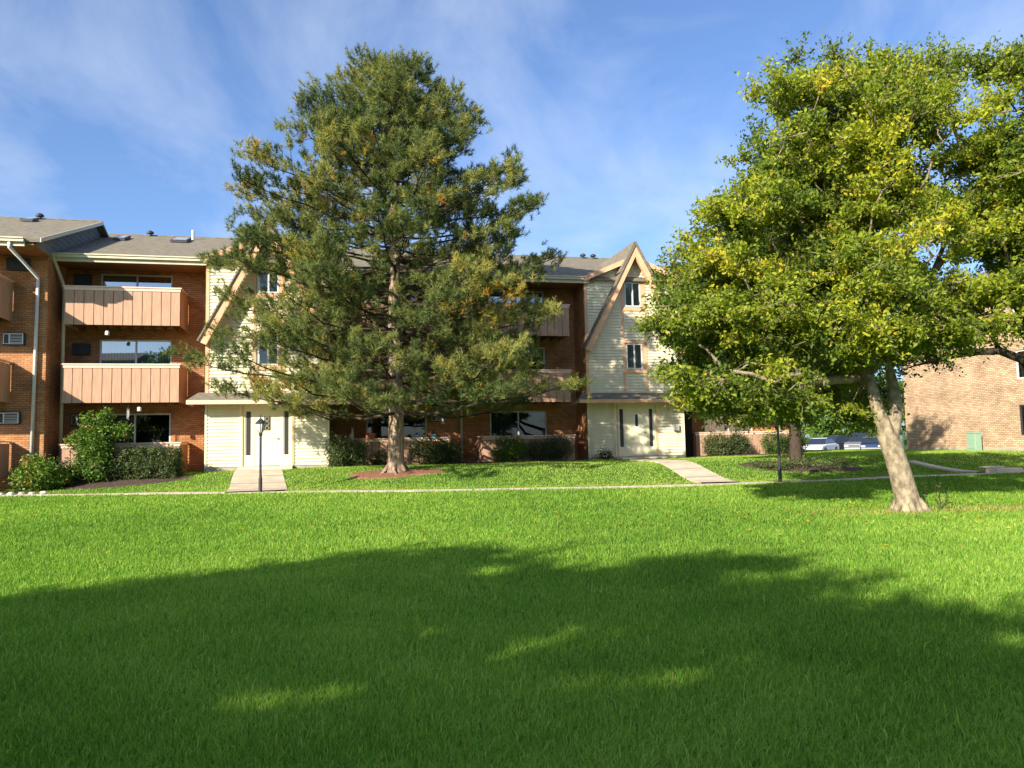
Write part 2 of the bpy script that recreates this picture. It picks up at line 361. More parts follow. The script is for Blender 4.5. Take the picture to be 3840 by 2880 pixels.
# brick walls with openings ---------------------------------------------------
BW = {'a': [], 'b': [(-15.32, -12.82)], 'c': [(-5.55, -3.05), (-.35, 2.15)], 'd': [(10.2, 12.7)]}
WV = {'a': -.4, 'b': 1.6, 'c': 2.8, 'd': 4.0}
for s, u0, u1, v0 in SEC:
    holes = [(a, b, FL[l]+.02, TOPS[l]) for a, b in BW[s] for l in range(3)]
    m = MB().wall(u0, u1, .3, 8.46, WV[s], holes)
    if s == 'a': m.quad((u1, -.4, .3), (u1, 2.2, .3), (u1, 2.2, 8.46), (u1, -.4, 8.46))
    if s == 'd': m.quad((u1, 4.0, .3), (u1, 16, .3), (u1, 16, 8.46), (u1, 4.0, 8.46))
    obj('rear_wall', MB().quad((u0, v0+13.4, .3), (u1, v0+13.4, .3), (u1, v0+13.4, 8.46), (u0, v0+13.4, 8.46)), 'brick', A)
    if s in 'bc':
        obj('wall', m, 'brick', A); m = MB()   # step of the wing's side wall
        uw = {'b': -7.0, 'c': 3.52}[s]
        m.quad((uw-4.42 if s == 'b' else uw, v0+.14, .3), (uw-4.42 if s == 'b' else uw, WV[s], .3), (uw-4.42 if s == 'b' else uw, WV[s], 8.46), (uw-4.42 if s == 'b' else uw, v0+.14, 8.46))
        ur = -7.0 if s == 'b' else 7.9
        m.quad((ur, v0+.14, .3), (ur, WV[s]+1.2, .3), (ur, WV[s]+1.2, 8.46), (ur, v0+.14, 8.46))
    obj('wall', m, 'brick', A)
for s in 'bcd':
    for i, (a, b) in enumerate(BW[s]):
        for l in range(3):
            kw = dict(blind='blind', shade=(0, 1))
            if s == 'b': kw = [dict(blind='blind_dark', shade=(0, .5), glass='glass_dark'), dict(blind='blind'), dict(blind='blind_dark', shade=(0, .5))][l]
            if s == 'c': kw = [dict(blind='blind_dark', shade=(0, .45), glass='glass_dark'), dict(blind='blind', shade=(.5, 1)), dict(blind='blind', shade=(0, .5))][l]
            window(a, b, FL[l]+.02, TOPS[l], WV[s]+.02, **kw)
# through-wall air conditioners
ac(-17.75, -17.08, 5.30, 5.72, -.4); ac(-17.7, -17.0, 7.88, 8.28, -.4, face='ac_dark'); ac(-17.85, -17.15, 2.62, 3.04, -.4)
for l in range(3): z = [2.62, 5.22, 7.8][l]; ac(-16.2, -15.62, z, z+.42, 1.6, face=['plastic_grey', 'ac_dark', 'ac_dark'][l])
ac(13.2, 13.85, 2.62, 3.05, 4.0, 'ac_dark', 'green_box')
for l in (0, 1, 2): ac(-2.9, -2.3, [2.62, 5.22, 7.8][l], [3.04, 5.64, 8.22][l], 2.8)
# balconies
for z0, z1 in ((6.11, 7.49), (3.35, 4.73)):
    balcony(-16.05, -12.25, 0, 1.58, z0, z1); balcony(-6.15, -2.3, 1.2, 2.78, z0-.03, z1-.04); balcony(-1.02, 2.8, 1.2, 2.78, z0-.03, z1-.06)
    balcony(8.95, 13.65, 2.4, 3.98, z0-.03, z1-.06); balcony(-21.3, -17.5, -1.9, -.42, z0, z1)
# patio fences: things of their own
def patio(label, u0, u1, v0, vw, z0, z1):
    t = bthing('patio_fence', label, 'fence', u0, v0, z0, 'patio fences along the ground floor')
    balcony(u0, u1, v0, vw, z0, z1, name='panel', parent=t, shift=(u0, v0, z0))
    m = MB()
    for x in (u0+.10, u1-.16): obj('post', MB().box(x, x+.09, v0+.07, v0+.16, z0-.1, z1-.06), 'salmon', t, shift=(u0, v0, z0))
patio('salmon board patio fence behind the clipped hedge', -16.05, -12.2, 0, 1.55, .85, 1.93)
patio('salmon board patio fence behind the pine trunk with pots on its rail', -6.34, -2.32, 1.2, 2.75, .86, 1.95)
patio('salmon board patio fence just left of the right hand entrance wing', -.98, 2.9, 1.2, 2.75, .86, 1.96)
patio('salmon board patio fence in tree shade right of the right hand entrance', 8.95, 13.65, 2.4, 3.95, .86, 1.98)
patio('salmon board patio fence at the left edge beside the white downspout', -21.3, -17.46, -1.9, -.45, .85, 2.05)

# roofs -----------------------------------------------------------------------
SL = (11.15-8.62)/6.8
def rz(v, v0): return 8.64+SL*(v-v0)
for s, u0, u1, v0 in SEC:
    ue = u1+(.28 if s in 'ad' else .0); ub = u0-(.0)
    m = MB(); e = v0-.06
    m.slab([(ub, e, rz(e, v0)), (ue, e, rz(e, v0)), (ue, v0+6.8, 11.15), (ub, v0+6.8, 11.15)], (0, 0, -.13))
    m.slab([(ub, v0+6.8, 11.15), (ue, v0+6.8, 11.15), (ue, v0+13.6, 8.62), (ub, v0+13.6, 8.62)], (0, 0, -.13))
    m.tube([(ub, v0+6.8, 11.155), (ue, v0+6.8, 11.155)], .05, 6)
    rf = obj('roof', m, 'shingle', A)
    g = MB()    # gutter trough + drip edge + fascia
    gu1 = {'a': -16.62, 'b': -11.36, 'c': 3.72, 'd': u1}[s]; gu0 = u0 if s != 'd' else 7.9
    g.box(gu0, gu1, v0-.16, v0-.062, 8.47, 8.60); g.box(gu0, gu1, v0-.20, v0-.161, 8.565, 8.612); g.box(gu0, gu1, v0-.05, v0-.005, 8.34, 8.50)
    obj('gutter', g, 'beige_gutter', A, bevel=.008)
    so = MB().box(u0, gu1+.25, v0-.0, WV[s]-.004, 8.40, 8.44); obj('soffit', so, 'soffit', A)
    if s == 'c': so = MB().box(7.9, 14.7, 2.4, 3.99, 8.401, 8.441); 
    # stepped gable end walls between the sections
    gv = {'a': -1.9, 'b': .1, 'c': 1.3, 'd': 2.5}[s]; gt = {'a': .02, 'b': -.02, 'c': -.02, 'd': .02}[s]
    gg = MB().slab([(u1+gt, v0+.02, 8.40), (u1+gt, v0+6.8, 11.0), (u1+gt, v0+13.5, 8.5)], (-.1, 0, 0))
    for i in range(12):     # horizontal cladding lines
        z = 8.62+i*.2; va = v0+(z-8.5)/SL; vb = v0+13.6-(z-8.5)/SL
        if vb > va: gg.box(u1+gt, u1+gt+.012, va, vb, z-.012, z)
    obj('gable_end', gg, 'gable_siding', A)
    rk = MB()
    rk.slab([(ue+.002, e, rz(e, v0)-.13), (ue+.002, v0+6.8, 11.02), (ue+.002, v0+6.8, 11.16), (ue+.002, e, rz(e, v0)+.012)], (.03, 0, 0))
    obj('rake_board', rk, 'beige_gutter', A)
# skylights, vents
for a, b, v0, v1, s0 in ((-18.75, -18.3, 3.4, 4.1, -2), (-15.7, -15.25, 4.5, 5.5, 0), (-13.5, -12.85, 4.5, 5.6, 0)):
    m = MB(); m.slab([(a, v0, rz(v0, s0)+.01), (b, v0, rz(v0, s0)+.01), (b, v1, rz(v1, s0)+.01), (a, v1, rz(v1, s0)+.01)], (0, 0, .10))
    sk = obj('skylight', m, 'dark_metal', A)
    obj('pane', MB().quad((a+.05, v0+.05, rz(v0+.05, s0)+.116), (b-.05, v0+.05, rz(v0+.05, s0)+.116), (b-.05, v1-.05, rz(v1-.05, s0)+.116), (a+.05, v1-.05, rz(v1-.05, s0)+.116)), 'skylight_glass', sk)
for u, v, s0 in ((-18.5, 4.75, -2), (-14.75, 6.7, 0), (5.72, 7.9, 1.2), (6.28, 7.9, 1.2), (-2.2, 7.9, 1.2)):
    obj('roof_vent', MB().lathe((u, v, rz(v, s0)-.03), [(.07, 0), (.07, .12), (.15, .13), (.15, .20), (.08, .25)], 10), 'dark_metal', A)
obj('vent_pipe', MB().tube([(-12.86, 6.0, 10.8), (-12.86, 6.0, 11.27)], .06, 8), 'white_metal', A)
# downspouts
pipe([(-17.05, -2.08, 8.50), (-17.05, -2.08, 8.30), (-16.72, -.50, 7.62), (-16.72, -.50, 7.5), (-16.78, -.50, .95)], .058, 'white_metal')
pipe([(-16.42, -.1, 8.52), (-16.40, -.05, 8.42), (-16.24, .5, 7.62), (-16.22, .55, 7.4), (-16.22, .55, .95)], .06, 'beige_gutter')
pipe([(-1.60, 1.1, 8.5), (-1.60, 1.15, 8.35), (-1.6, 2.7, 7.7), (-1.60, 2.72, .95)], .055, 'white_metal')
pipe([(14.1, 2.3, 8.5), (14.1, 3.9, 7.8), (14.1, 3.92, .95)], .055, 'white_metal')
# porch lights under the balcony decks
for u, v, z in ((-14.7, 1.2, 5.92), (-13.6, 1.2, 3.2)):
    obj('ceiling_light', MB().lathe((u, v-1.0, z-.16), [(.03, 0), (.07, .02), (.07, .12), (.05, .16)], 10), 'white_paint', A)
# black panel standing in for the shade of a recess by the wing
obj('recess_shade_panel', MB().box(7.93, 8.9, 2.6, 2.7, .6, 3.3), 'recess_shade', A)

# entrance wings --------------------------------------------------------------
def wing(uc, v0, tag):
    L_, R_ = uc-2.19, uc+2.19; fv = v0+.12; zr = 8.60+.43*2.19
    lo = lambda z: L_+max(0, (z-8.52))/.43*1.0; hi = lambda z: R_-max(0, (z-8.52))/.43*1.0
    # openings
    W2 = [(uc-.37, uc+.36, 7.40, 8.46), (uc-.37, uc+.36, 4.70, 5.80)]
    sd = MB()
    k = lambda c: (lambda z: c)
    # ground floor panels either side of the entrance
    sd.laps(k(L_+.09), k(uc-1.0), 1.0, 3.36, fv); sd.laps(k(uc+.93), k(R_-.09), 1.0, 3.36, fv)
    # upper floors: left panel, centre column pieces, right panel
    def seg(a, b, z0, z1): sd.laps(lambda z: max(a, lo(z)), lambda z: min(b, hi(z)), z0, z1, fv)
    seg(L_+.13, uc-.53, 3.62, 8.52); seg(uc+.58, R_-.13, 3.62, 8.52)
    seg(L_, uc-.53, 8.52, zr); seg(uc+.58, R_, 8.52, zr)
    seg(uc-.44, uc+.49, 3.62, 4.52); seg(uc-.44, uc+.49, 5.95, 7.22); seg(uc-.44, uc+.49, 8.58, zr)
    # steep peak infill, clipped to the A frame
    pk = 10.02
    sd.laps(lambda z: uc-(pk-z)/1.91, lambda z: uc+(pk-z)/1.91, 9.36, 9.9, fv-.03)
    obj('siding', sd, 'siding', A)
    bk = MB().slab([(L_, fv+.02, .5), (R_, fv+.02, .5), (R_, fv+.02, 8.5), (uc, fv+.02, 9.44), (L_, fv+.02, 8.5)], (0, .06, 0))
    obj('sheathing', bk, 'cream', A)
    t = MB()    # corner boards, window columns, sills
    for a in (L_, R_-.12): t.box(a, a+.12, fv-.04, fv+.015, 3.62, 8.44)
    for a, b in ((uc-.53, uc-.44), (uc+.49, uc+.58)): t.box(a, b, fv-.04, fv+.012, 3.66, 8.72)
    for w in W2: t.box(uc-.44, uc+.49, fv-.045, fv+.012, w[2]-.18, w[2]-.02); t.box(uc-.44, uc+.49, fv-.045, fv+.012, w[3]+.02, w[3]+.12); t.box(w[1]+.01, uc+.49, fv-.035, fv+.012, w[2]-.02, w[3]+.02)
    obj('trim', t, 'orange_trim', A)
    c = MB()
    for a in (L_, R_-.08): c.box(a, a+.08, fv-.035, fv+.015, .95, 3.36)
    # entrance surround
    c.box(uc-1.0, uc-.90, fv-.05, fv+.015, 1.0, 3.36); c.box(uc+.83, uc+.93, fv-.05, fv+.015, 1.0, 3.36)
    c.box(uc-.90, uc+.83, fv-.03, fv+.015, 3.14, 3.36)
    for a, b in ((uc-.90, uc-.80), (uc-.57, uc-.47), (uc+.44, uc+.54), (uc+.76, uc+.83)): c.box(a, b, fv-.03, fv+.015, 1.0, 3.14)
    for a, b in ((uc-.80, uc-.57), (uc+.54, uc+.76)): c.box(a, b, fv-.02, fv+.015, 1.0, 1.40); c.box(a, b, fv-.02, fv+.015, 3.0, 3.14)
    obj('entrance_surround', c, 'cream', A)
    ow = MB()
    for a in (uc-.915, uc+.845): ow.box(a, a+.05, fv-.062, fv-.051, 1.0, 3.2)
    obj('edge_strip', ow, 'orange_trim', A)
    # stone stoop wall under the door
    obj('plinth', MB().box(uc-.92, uc+.85, fv-.06, fv+.01, .55, .995), 'foundation', A)
    # sidelights
    for a, b in ((uc-.80, uc-.57), (uc+.54, uc+.76)):
        s = MB(); s.box(a, a+.035, fv-.012, fv+.015, 1.40, 3.0); s.box(b-.035, b, fv-.012, fv+.015, 1.40, 3.0)
        w = obj('sidelight', s, 'white_metal', A); obj('pane', MB().quad((a+.03, fv+.0, 1.4), (b-.03, fv+.0, 1.4), (b-.03, fv+.0, 3.0), (a+.03, fv+.0, 3.0)), 'dark_pane', w)
    # door
    dr = MB(); dr.box(uc-.47, uc+.44, fv-.02, fv+.0, 1.02, 3.14)
    for a, b in ((uc-.36, uc-.07), (uc+.05, uc+.33)): 
        dr.box(a, b, fv-.028, fv-.021, 1.16, 1.9); 
    dr.box(uc-.38, uc+.36, fv-.026, fv-.021, 2.02, 2.10)
    d = obj('door', dr, 'cream', A, bevel=.004)
    if tag: 
        lt = MB().box(uc-.07, uc+.05, fv-.034, fv-.029, 2.26, 2.76); obj('door_light', lt, 'dark_pane', d)
        fr = MB(); fr.box(uc-.16, uc-.075, fv-.04, fv-.022, 2.2, 2.82); fr.box(uc+.055, uc+.14, fv-.04, fv-.022, 2.2, 2.82); fr.box(uc-.075, uc+.055, fv-.04, fv-.022, 2.765, 2.82); fr.box(uc-.075, uc+.055, fv-.04, fv-.022, 2.2, 2.255)
        obj('light_frame', fr, 'white_paint', d)
    else:
        lt = MB().box(uc-.14, uc+.08, fv-.034, fv-.029, 2.30, 2.80); obj('door_light', lt, 'dark_pane', d)
        fr = MB()
        for i in range(3):
            zc = 2.38+i*.17; pts = [(uc-.03+.07*math.cos(q), fv-.04, zc+.07*math.sin(q)) for q in np.linspace(0, 2*math.pi, 13)]; fr.tube(pts, .011, 5, False)
        obj('scroll_grille', fr, 'plastic_grey', d)
    obj('handle', MB().tube([(uc+.36, fv-.07, 2.0), (uc+.28, fv-.07, 2.0)], .016, 6).tube([(uc+.36, fv-.02, 2.0), (uc+.36, fv-.075, 2.0)], .02, 6), 'plastic_grey', d)
    # canopy roof
    a, b = L_-.52, R_+.52
    obj('canopy', MB().slab([(a, fv-.62, 3.40), (b, fv-.62, 3.40), (b-.3, fv-.001, 3.70), (a+.3, fv-.001, 3.70)], (0, 0, -.05)).slab([(a, fv-.62, 3.352), (a+.3, fv-.001, 3.65), (a, fv+.0, 3.352)], (.02, 0, 0)), 'shingle', A)
    obj('canopy_fascia', MB().box(a-.01, b+.01, fv-.66, fv-.621, 3.24, 3.385).box(a-.008, a+.03, fv-.62, fv+.6, 3.242, 3.345).box(b-.03, b+.008, fv-.62, fv+.6, 3.242, 3.345), 'orange_trim' if tag else 'salmon_cap', A)
    obj('canopy_soffit', MB().box(a+.031, b-.031, fv-.62, fv-.05, 3.27, 3.30), 'orange_trim', A)
    # shallow gable roof and its rake boards
    for s in (-1, 1):
        e0, e1 = (uc+s*2.25, 8.56), (uc, 9.53)
        obj('wing_roof', MB().slab([(e0[0], v0-.18, e0[1]+.06), (e1[0], v0-.18, e1[1]+.06), (e1[0], v0+3.4, e1[1]+.06), (e0[0], v0+3.4, e0[1]+.06)], (0, 0, -.06)), 'shingle', A)
        obj('rake_board', MB().slab([(e0[0], v0-.22, e0[1]-.16), (uc+s*.05, v0-.22, e1[1]-.18), (uc+s*.05, v0-.22, e1[1]+.03), (e0[0], v0-.22, e0[1]+.055)], (0, .05, 0)), 'orange_trim', A)
    # A frame: steep dormer roof running back, and the two long beams
    for s in (-1, 1):
        q = MB().slab([(uc, v0-.42, 10.12), (uc+s*.72, v0-.42, 10.12-.72*1.91), (uc+s*.72, v0+3.2, 10.12-.72*1.91), (uc, v0+4.0, 10.12)], (s*.05, 0, .02)); obj('dormer_roof', q, 'shingle', A)
        pz, bz = 9.98, 5.50; bx = uc+s*(10.02-bz)/1.91
        wx = .26
        obj('a_frame_beam', MB().slab([(uc+s*.002, v0-.38, pz), (bx, v0-.38, bz), (bx+s*-.0, v0-.38, bz), (bx-s*(wx), v0-.38, bz-.12), (uc+s*.002, v0-.38, pz-.50)], (0, .14, 0)), 'orange_trim', A)
        obj('beam_cap', MB().slab([(uc+s*.001, v0-.44, pz+.10), (bx+s*.05, v0-.44, bz+.03), (bx+s*.0, v0-.44, bz+.0), (uc+s*.001, v0-.44, pz+.005)], (0, .36, 0)), 'shingle', A)
    for w in W2:
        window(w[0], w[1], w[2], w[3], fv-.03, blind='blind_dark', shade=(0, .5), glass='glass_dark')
wing(-9.2, 0.0, 0); wing(5.71, 1.2, 1)
# door landings
obj('landing', MB().box(-10.15, -8.3, -.75, .05, .6, 1.0), 'concrete', A)
obj('landing', MB().box(4.7, 6.7, .5, 1.25, .6, .97), 'concrete', A)
obj('foundation', MB().box(-11.39, -7.01, .03, .09, .3, .98), 'foundation', A); obj('foundation', MB().box(3.53, 7.89, 1.23, 1.29, .3, .98), 'foundation', A)

# ------------------------------------------------------------------ small things on the facade
mb_ = bthing('mailbox', 'small grey wall letterbox on the right hand entrance wing', 'mailbox', 7.45, 1.22, 2.1)
obj('body', MB().box(7.36, 7.60, 1.16, 1.29, 2.05, 2.27), 'plastic_grey', mb_, shift=(7.45, 1.22, 2.1), bevel=.01)
obj('lid', MB().box(7.355, 7.605, 1.15, 1.29, 2.275, 2.30), 'white_metal', mb_, shift=(7.45, 1.22, 2.1))
def pot(name, label, cat, u, v, z, prof, m, group=None, plant=None):
    t = bthing(name, label, cat, u, v, z, group)
    obj('bowl', MB().lathe((0, 0, 0), prof, 18), m, t, smooth=False)
    if plant:
        n = 60; P = RS.normal(0, .05, (n, 3)); P[:, 2] = abs(P[:, 2])+prof[-1][1]
        a = RS.normal(0, 1, (n, 3)); a /= np.linalg.norm(a, axis=1)[:, None]; b = np.cross(a, [0.2, .3, 1]); b /= np.linalg.norm(b, axis=1)[:, None]
        q = np.stack([P-a*.03, P+b*.015, P+a*.03, P-b*.015], 1)
        npmesh('foliage', q, 4, plant, t, tint=RS.rand(n))
    return t
pot('bowl_planter', 'wide orange terracotta bowl standing on the fence rail left of the pine trunk', 'planter', -5.45, 1.22, 1.93, [(.12, 0), (.17, .03), (.22, .16), (.24, .20), (.23, .22)], 'terracotta')
pot('flower_pot', 'dark blue flower pot on the fence rail just right of the pine trunk', 'flower pot', -3.62, 1.22, 1.93, [(.06, 0), (.09, .02), (.11, .10), (.12, .13)], 'pot_blue', 'blue pots on the patio rail', 'leaves_bush')
pot('flower_pot', 'light blue flower pot on the fence rail, right of the dark blue one', 'flower pot', -2.95, 1.22, 1.93, [(.06, 0), (.09, .02), (.11, .11), (.12, .14)], 'pot_lightblue', 'blue pots on the patio rail', 'leaves_bush')
t = pot('flower_pot', 'small purple flower pot at the right end of the rail behind the pine', 'flower pot', -2.45, 1.22, 1.93, [(.05, 0), (.07, .02), (.08, .08)], 'flower_purple', None, 'leaves_bush')
t = bthing('garden_ornament', 'small white animal figurine at the left end of the patio rail', 'figurine', -6.2, 1.22, 1.93)
obj('figure', MB().tube([(0, 0, 0), (.0, 0, .06), (.02, 0, .14), (.05, 0, .22), (.06, 0, .28), (.05, -.01, .33), (.055, -.02, .38)], [.05, .085, .09, .06, .035, .05, .02], 10).tube([(.07, .01, .33), (.09, .02, .47)], [.02, .008], 6).tube([(.05, .01, .34), (.02, .02, .48)], [.02, .008], 6).tube([(.0, 0, .03), (.10, -.02, .03), (.16, -.02, .035)], [.05, .05, .015], 8), 'white_paint', t, smooth=True)
t = bthing('wire_star', 'white wire star ornament hanging by the balcony left of the pine trunk', 'ornament', -6.35, 1.1, 3.85)
m = MB()
for k in range(4):
    q = k*math.pi/4; m.tube([(-.17*math.cos(q), 0, -.17*math.sin(q)), (.17*math.cos(q), 0, .17*math.sin(q))], .008, 5)
m.tube([(0, 0, .15), (0, 0, .45)], .004, 4)
obj('rods', m, 'white_paint', t)
t = bthing('bird_feeder', 'white hanging feeder over the patio right of the pine trunk', 'bird feeder', -2.55, 1.5, 2.5)
obj('tube', MB().lathe((0, 0, 0), [(.05, -.02), (.10, 0), (.10, .02), (.05, .03), (.05, .28), (.08, .30), (.01, .38)], 10), 'white_metal', t); obj('cord', MB().tube([(0, 0, .36), (0, 0, .8)], .006, 4), 'white_metal', t)
t = bthing('wind_chime', 'thin wind chime hanging from the lower left balcony in front of the window', 'wind chime', -14.0, .35, 3.3)
m = MB().tube([(0, 0, 0), (0, 0, -.12)], .004, 4).lathe((0, 0, -.15), [(.05, 0), (.05, .02), (.01, .04)], 8)
for k in range(5): q = k*1.257; m.tube([(.035*math.cos(q), .035*math.sin(q), -.15), (.035*math.cos(q), .035*math.sin(q), -.42-.03*k)], .007, 5)
obj('rods', m, 'white_metal', t)
# patio chairs behind the fences (tops show above the rail)
def patio_chair(label, u, v, rz, m):
    t = thing('patio_chair', label, 'chair', W(u, v, .98), TH+rz, 'patio chairs')
    obj('seat', MB().box(-.25, .25, -.25, .25, .40, .44), m, t); b = MB()
    for i in range(6): b.box(-.24+i*.085, -.18+i*.085, .24, .27, .45, 1.02)
    b.box(-.26, .26, .235, .275, 1.02, 1.07); obj('backrest', b, m, t)
    for x in (-.23, .23):
        for y in (-.23, .23): obj('leg', MB().box(x-.02, x+.02, y-.02, y+.02, 0, .40), m, t)
patio_chair('dark slatted patio chair behind the shaded fence right of the right hand entrance', 10.6, 3.4, R(10), 'white_metal')
patio_chair('dark patio chair behind the rail left of the pine trunk', -4.9, 2.2, R(-15), 'dark_metal')

# ------------------------------------------------------------------ lamp posts
def lamp(x, y, label):
    z = float(gz(x, y)); t = thing('lamp_post', label, 'lamp post', (x, y, z), R(10), 'lamp posts along the path')
    obj('pole', MB().lathe((0, 0, -.1), [(.052, 0), (.052, .5), (.044, .55), (.036, .62), (.034, 1.72), (.055, 1.74), (.055, 1.78), (.03, 1.80)], 14), 'dark_metal', t, smooth=False)
    obj('lantern_collar', MB().lathe((0, 0, 1.68), [(.03, 0), (.06, .03), (.065, .05)], 8), 'dark_metal', t)
    h = obj('lantern', MB().lathe((0, 0, 1.98), [(.15, 0), (.16, .01), (.10, .08), (.05, .13), (.02, .15), (.015, .20), (.02, .215), (.004, .27)], 8), 'dark_metal', t)
    obj('glass', MB().lathe((0, 0, 1.735), [(.065, 0), (.115, .16), (.13, .24)], 8), 'lamp_glass', h)
    m = MB()
    for k in range(8):
        q = 2*math.pi*k/8; m.tube([(.068*math.cos(q), .068*math.sin(q), 1.735), (.135*math.cos(q), .135*math.sin(q), 1.98)], .007, 4)
    obj('glazing_bars', m, 'dark_metal', h)
lamp(-7.28, 22.35, 'black lamp post with glass lantern at the foot of the left entrance walk')
lamp(7.55, 22.1, 'dark lamp post under the leafy tree left of the leaning trunk')

# ------------------------------------------------------------------ foliage tools
def unit(a): return a/np.maximum(np.linalg.norm(a, axis=-1, keepdims=True), 1e-9)
def leaves(P, size, up=.5, droop=0, aspect=.5, jit=.35):
    """diamond leaves at P with random orientation; normals biased upward"""
    n = len(P); nrm = unit(RS.normal(0, 1, (n, 3))+np.array([0, 0, up])); a = unit(np.cross(nrm, RS.normal(0, 1, (n, 3)))); a = unit(a+np.array([0, 0, -droop])); b = unit(np.cross(nrm, a))
    s = size*(1+jit*RS.uniform(-1, 1, (n, 1))); cup = unit(np.cross(a, b))*s*.12
    return np.stack([P-a*s*.5, P+b*s*aspect*.5+cup, P+a*s*.5, P-b*s*aspect*.5+cup], 1)
class Skel:
    def __init__(s, base_pts, radii):
        s.p = [np.array(q, float) for q in base_pts]; s.par = [-1]+list(range(len(base_pts)-1)); s.fix = list(radii); s.L = [0.]
        for i in range(1, len(base_pts)): s.L.append(s.L[-1]+np.linalg.norm(s.p[i]-s.p[i-1]))
    def chain(s, start, pts, radii=None):
        j = start
        for i, q in enumerate(pts):
            q = np.array(q, float); s.p.append(q); s.par.append(j); s.fix.append(radii[i] if radii else None); s.L.append(s.L[j]+np.linalg.norm(q-s.p[j])); j = len(s.p)-1
        return j
    def attach(s, c, first=0, step=.5, sag=.12, wob=.06, up=.0):
        P = np.array(s.p[first:]); L = np.array(s.L[first:]); d = np.linalg.norm(P-c, axis=1)
        below = np.maximum(0, P[:, 2]-c[2])+40*(P[:, 2] < getattr(s, 'zmin', -9))
        j = int(np.argmin(d*1.0+.28*L+below*.5))+first
        a = s.p[j]; n = max(2, int(np.linalg.norm(c-a)/step)); pts = []
        for i in range(1, n+1):
            t = i/n; q = a*(1-t)+c*t; q = q+np.array([0, 0, math.sin(t*math.pi)*np.linalg.norm(c-a)*sag])+RS.normal(0, wob, 3)*(t < 1); pts.append(q)
        return s.chain(j, pts)
    def mesh(s, tip=.012, pw=.46, k=6, kmin=4, scale=1.0):
        n = len(s.p); cnt = np.zeros(n); ch = [0]*n
        for i in range(n-1, 0, -1):
            if cnt[i] == 0: cnt[i] = 1
            cnt[s.par[i]] += cnt[i]; ch[s.par[i]] += 1
        r = tip*scale*np.maximum(cnt, 1)**pw
        for i in range(n):
            if s.fix[i] is not None: r[i] = s.fix[i]
        m = MB(); main = [-1]*n; best = [-1.]*n
        for i in range(1, n):
            j = s.par[i]
            if r[i] > best[j]: best[j] = r[i]; main[j] = i
        for i in range(1, n):
            if main[s.par[i]] == i and s.par[i] != 0: continue
            ch_ = [i]
            while main[ch_[-1]] >= 0: ch_.append(main[ch_[-1]])
            j = s.par[i]; rr_ = [r[q] for q in ch_]; r0 = r[j] if j == 0 else min(r[j]*.9, rr_[0]*1.25)
            rr_[-1] *= .35
            m.tube([s.p[j]]+[s.p[q] for q in ch_], [r0]+rr_, 14 if max(rr_) > .12 else (8 if max(rr_) > .05 else 5), False)
        return m
def sample_blob(bl):
    w = np.array([b[2][0]*b[2][1]*b[2][2] for b in bl])**.8; b = bl[RS.choice(len(bl), p=w/w.sum())]
    d = unit(RS.normal(0, 1, 3)); r = RS.uniform(.12, 1)**.42
    return np.array(b[0][:3])+d*r*np.array(b[2])
def broad(name, label, trunk, radii, limbs, blobs, nclump, leafsize, lmat, bmat, ntw=9, nleaf=18, twl=.5, tintf=None, group=None, k0=0, cut=None, up=.6, tip=.012, kscale=1.0, avoid=None, sag=.1, droop=.15, pw=.46, cspr=1.0, down=0, sup=0, topz=99, zmin=-9):
    base = trunk[0]; t = thing(name, label, 'tree', base, 0, group)
    sk = Skel(trunk, radii); sk.zmin = zmin
    for st, pts, rr in limbs: sk.chain(st, pts, rr)
    cs = []
    while len(cs) < nclump:
        if sup:
            c0 = sample_blob(blobs); m_ = RS.randint(5, 11); sc_ = RS.uniform(.75, 1.25)
            g_ = [c0+RS.normal(0, 1, 3)*np.array([.46, .46, .17])*sc_ for _ in range(m_)]
            cs += [q_ for q_ in g_ if avoid is None or not avoid(q_)]; continue
        c = sample_blob(blobs)
        if avoid is not None and avoid(c): continue
        cs.append(c)
    cs = np.array(cs); o = np.argsort(np.linalg.norm(cs-np.array(trunk[-1]), axis=1)); cs = cs[o]
    cen = cs.mean(0); P = []; T = []; tw = MB()
    for c in cs:
        sk.attach(c, first=k0, sag=sag)
        base_t = RS.normal(0, .13)
        outd = unit(c-cen)
        for q in range(ntw):
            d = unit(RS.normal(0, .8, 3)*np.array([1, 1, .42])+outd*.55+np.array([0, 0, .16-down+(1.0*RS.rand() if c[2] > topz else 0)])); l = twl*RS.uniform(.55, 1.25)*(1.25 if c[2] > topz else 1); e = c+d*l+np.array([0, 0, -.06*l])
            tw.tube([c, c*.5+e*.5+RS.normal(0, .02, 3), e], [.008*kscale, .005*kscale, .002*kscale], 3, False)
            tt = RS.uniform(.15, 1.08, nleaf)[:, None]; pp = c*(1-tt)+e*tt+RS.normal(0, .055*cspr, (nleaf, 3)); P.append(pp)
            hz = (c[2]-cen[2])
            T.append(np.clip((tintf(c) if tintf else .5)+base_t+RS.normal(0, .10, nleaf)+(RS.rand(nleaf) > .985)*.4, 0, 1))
    P = np.concatenate(P); T = np.concatenate(T)
    if cut is not None: kk = ~cut(P); P = P[kk]; T = T[kk]
    bm = sk.mesh(tip=tip, pw=pw)
    obj('trunk', bm, bmat, t, smooth=True, shift=base)
    obj('twigs', tw, bmat, t, shift=base)
    npmesh('crown', leaves(P, leafsize, up, droop), 4, lmat, t, T, shift=base)
    return t

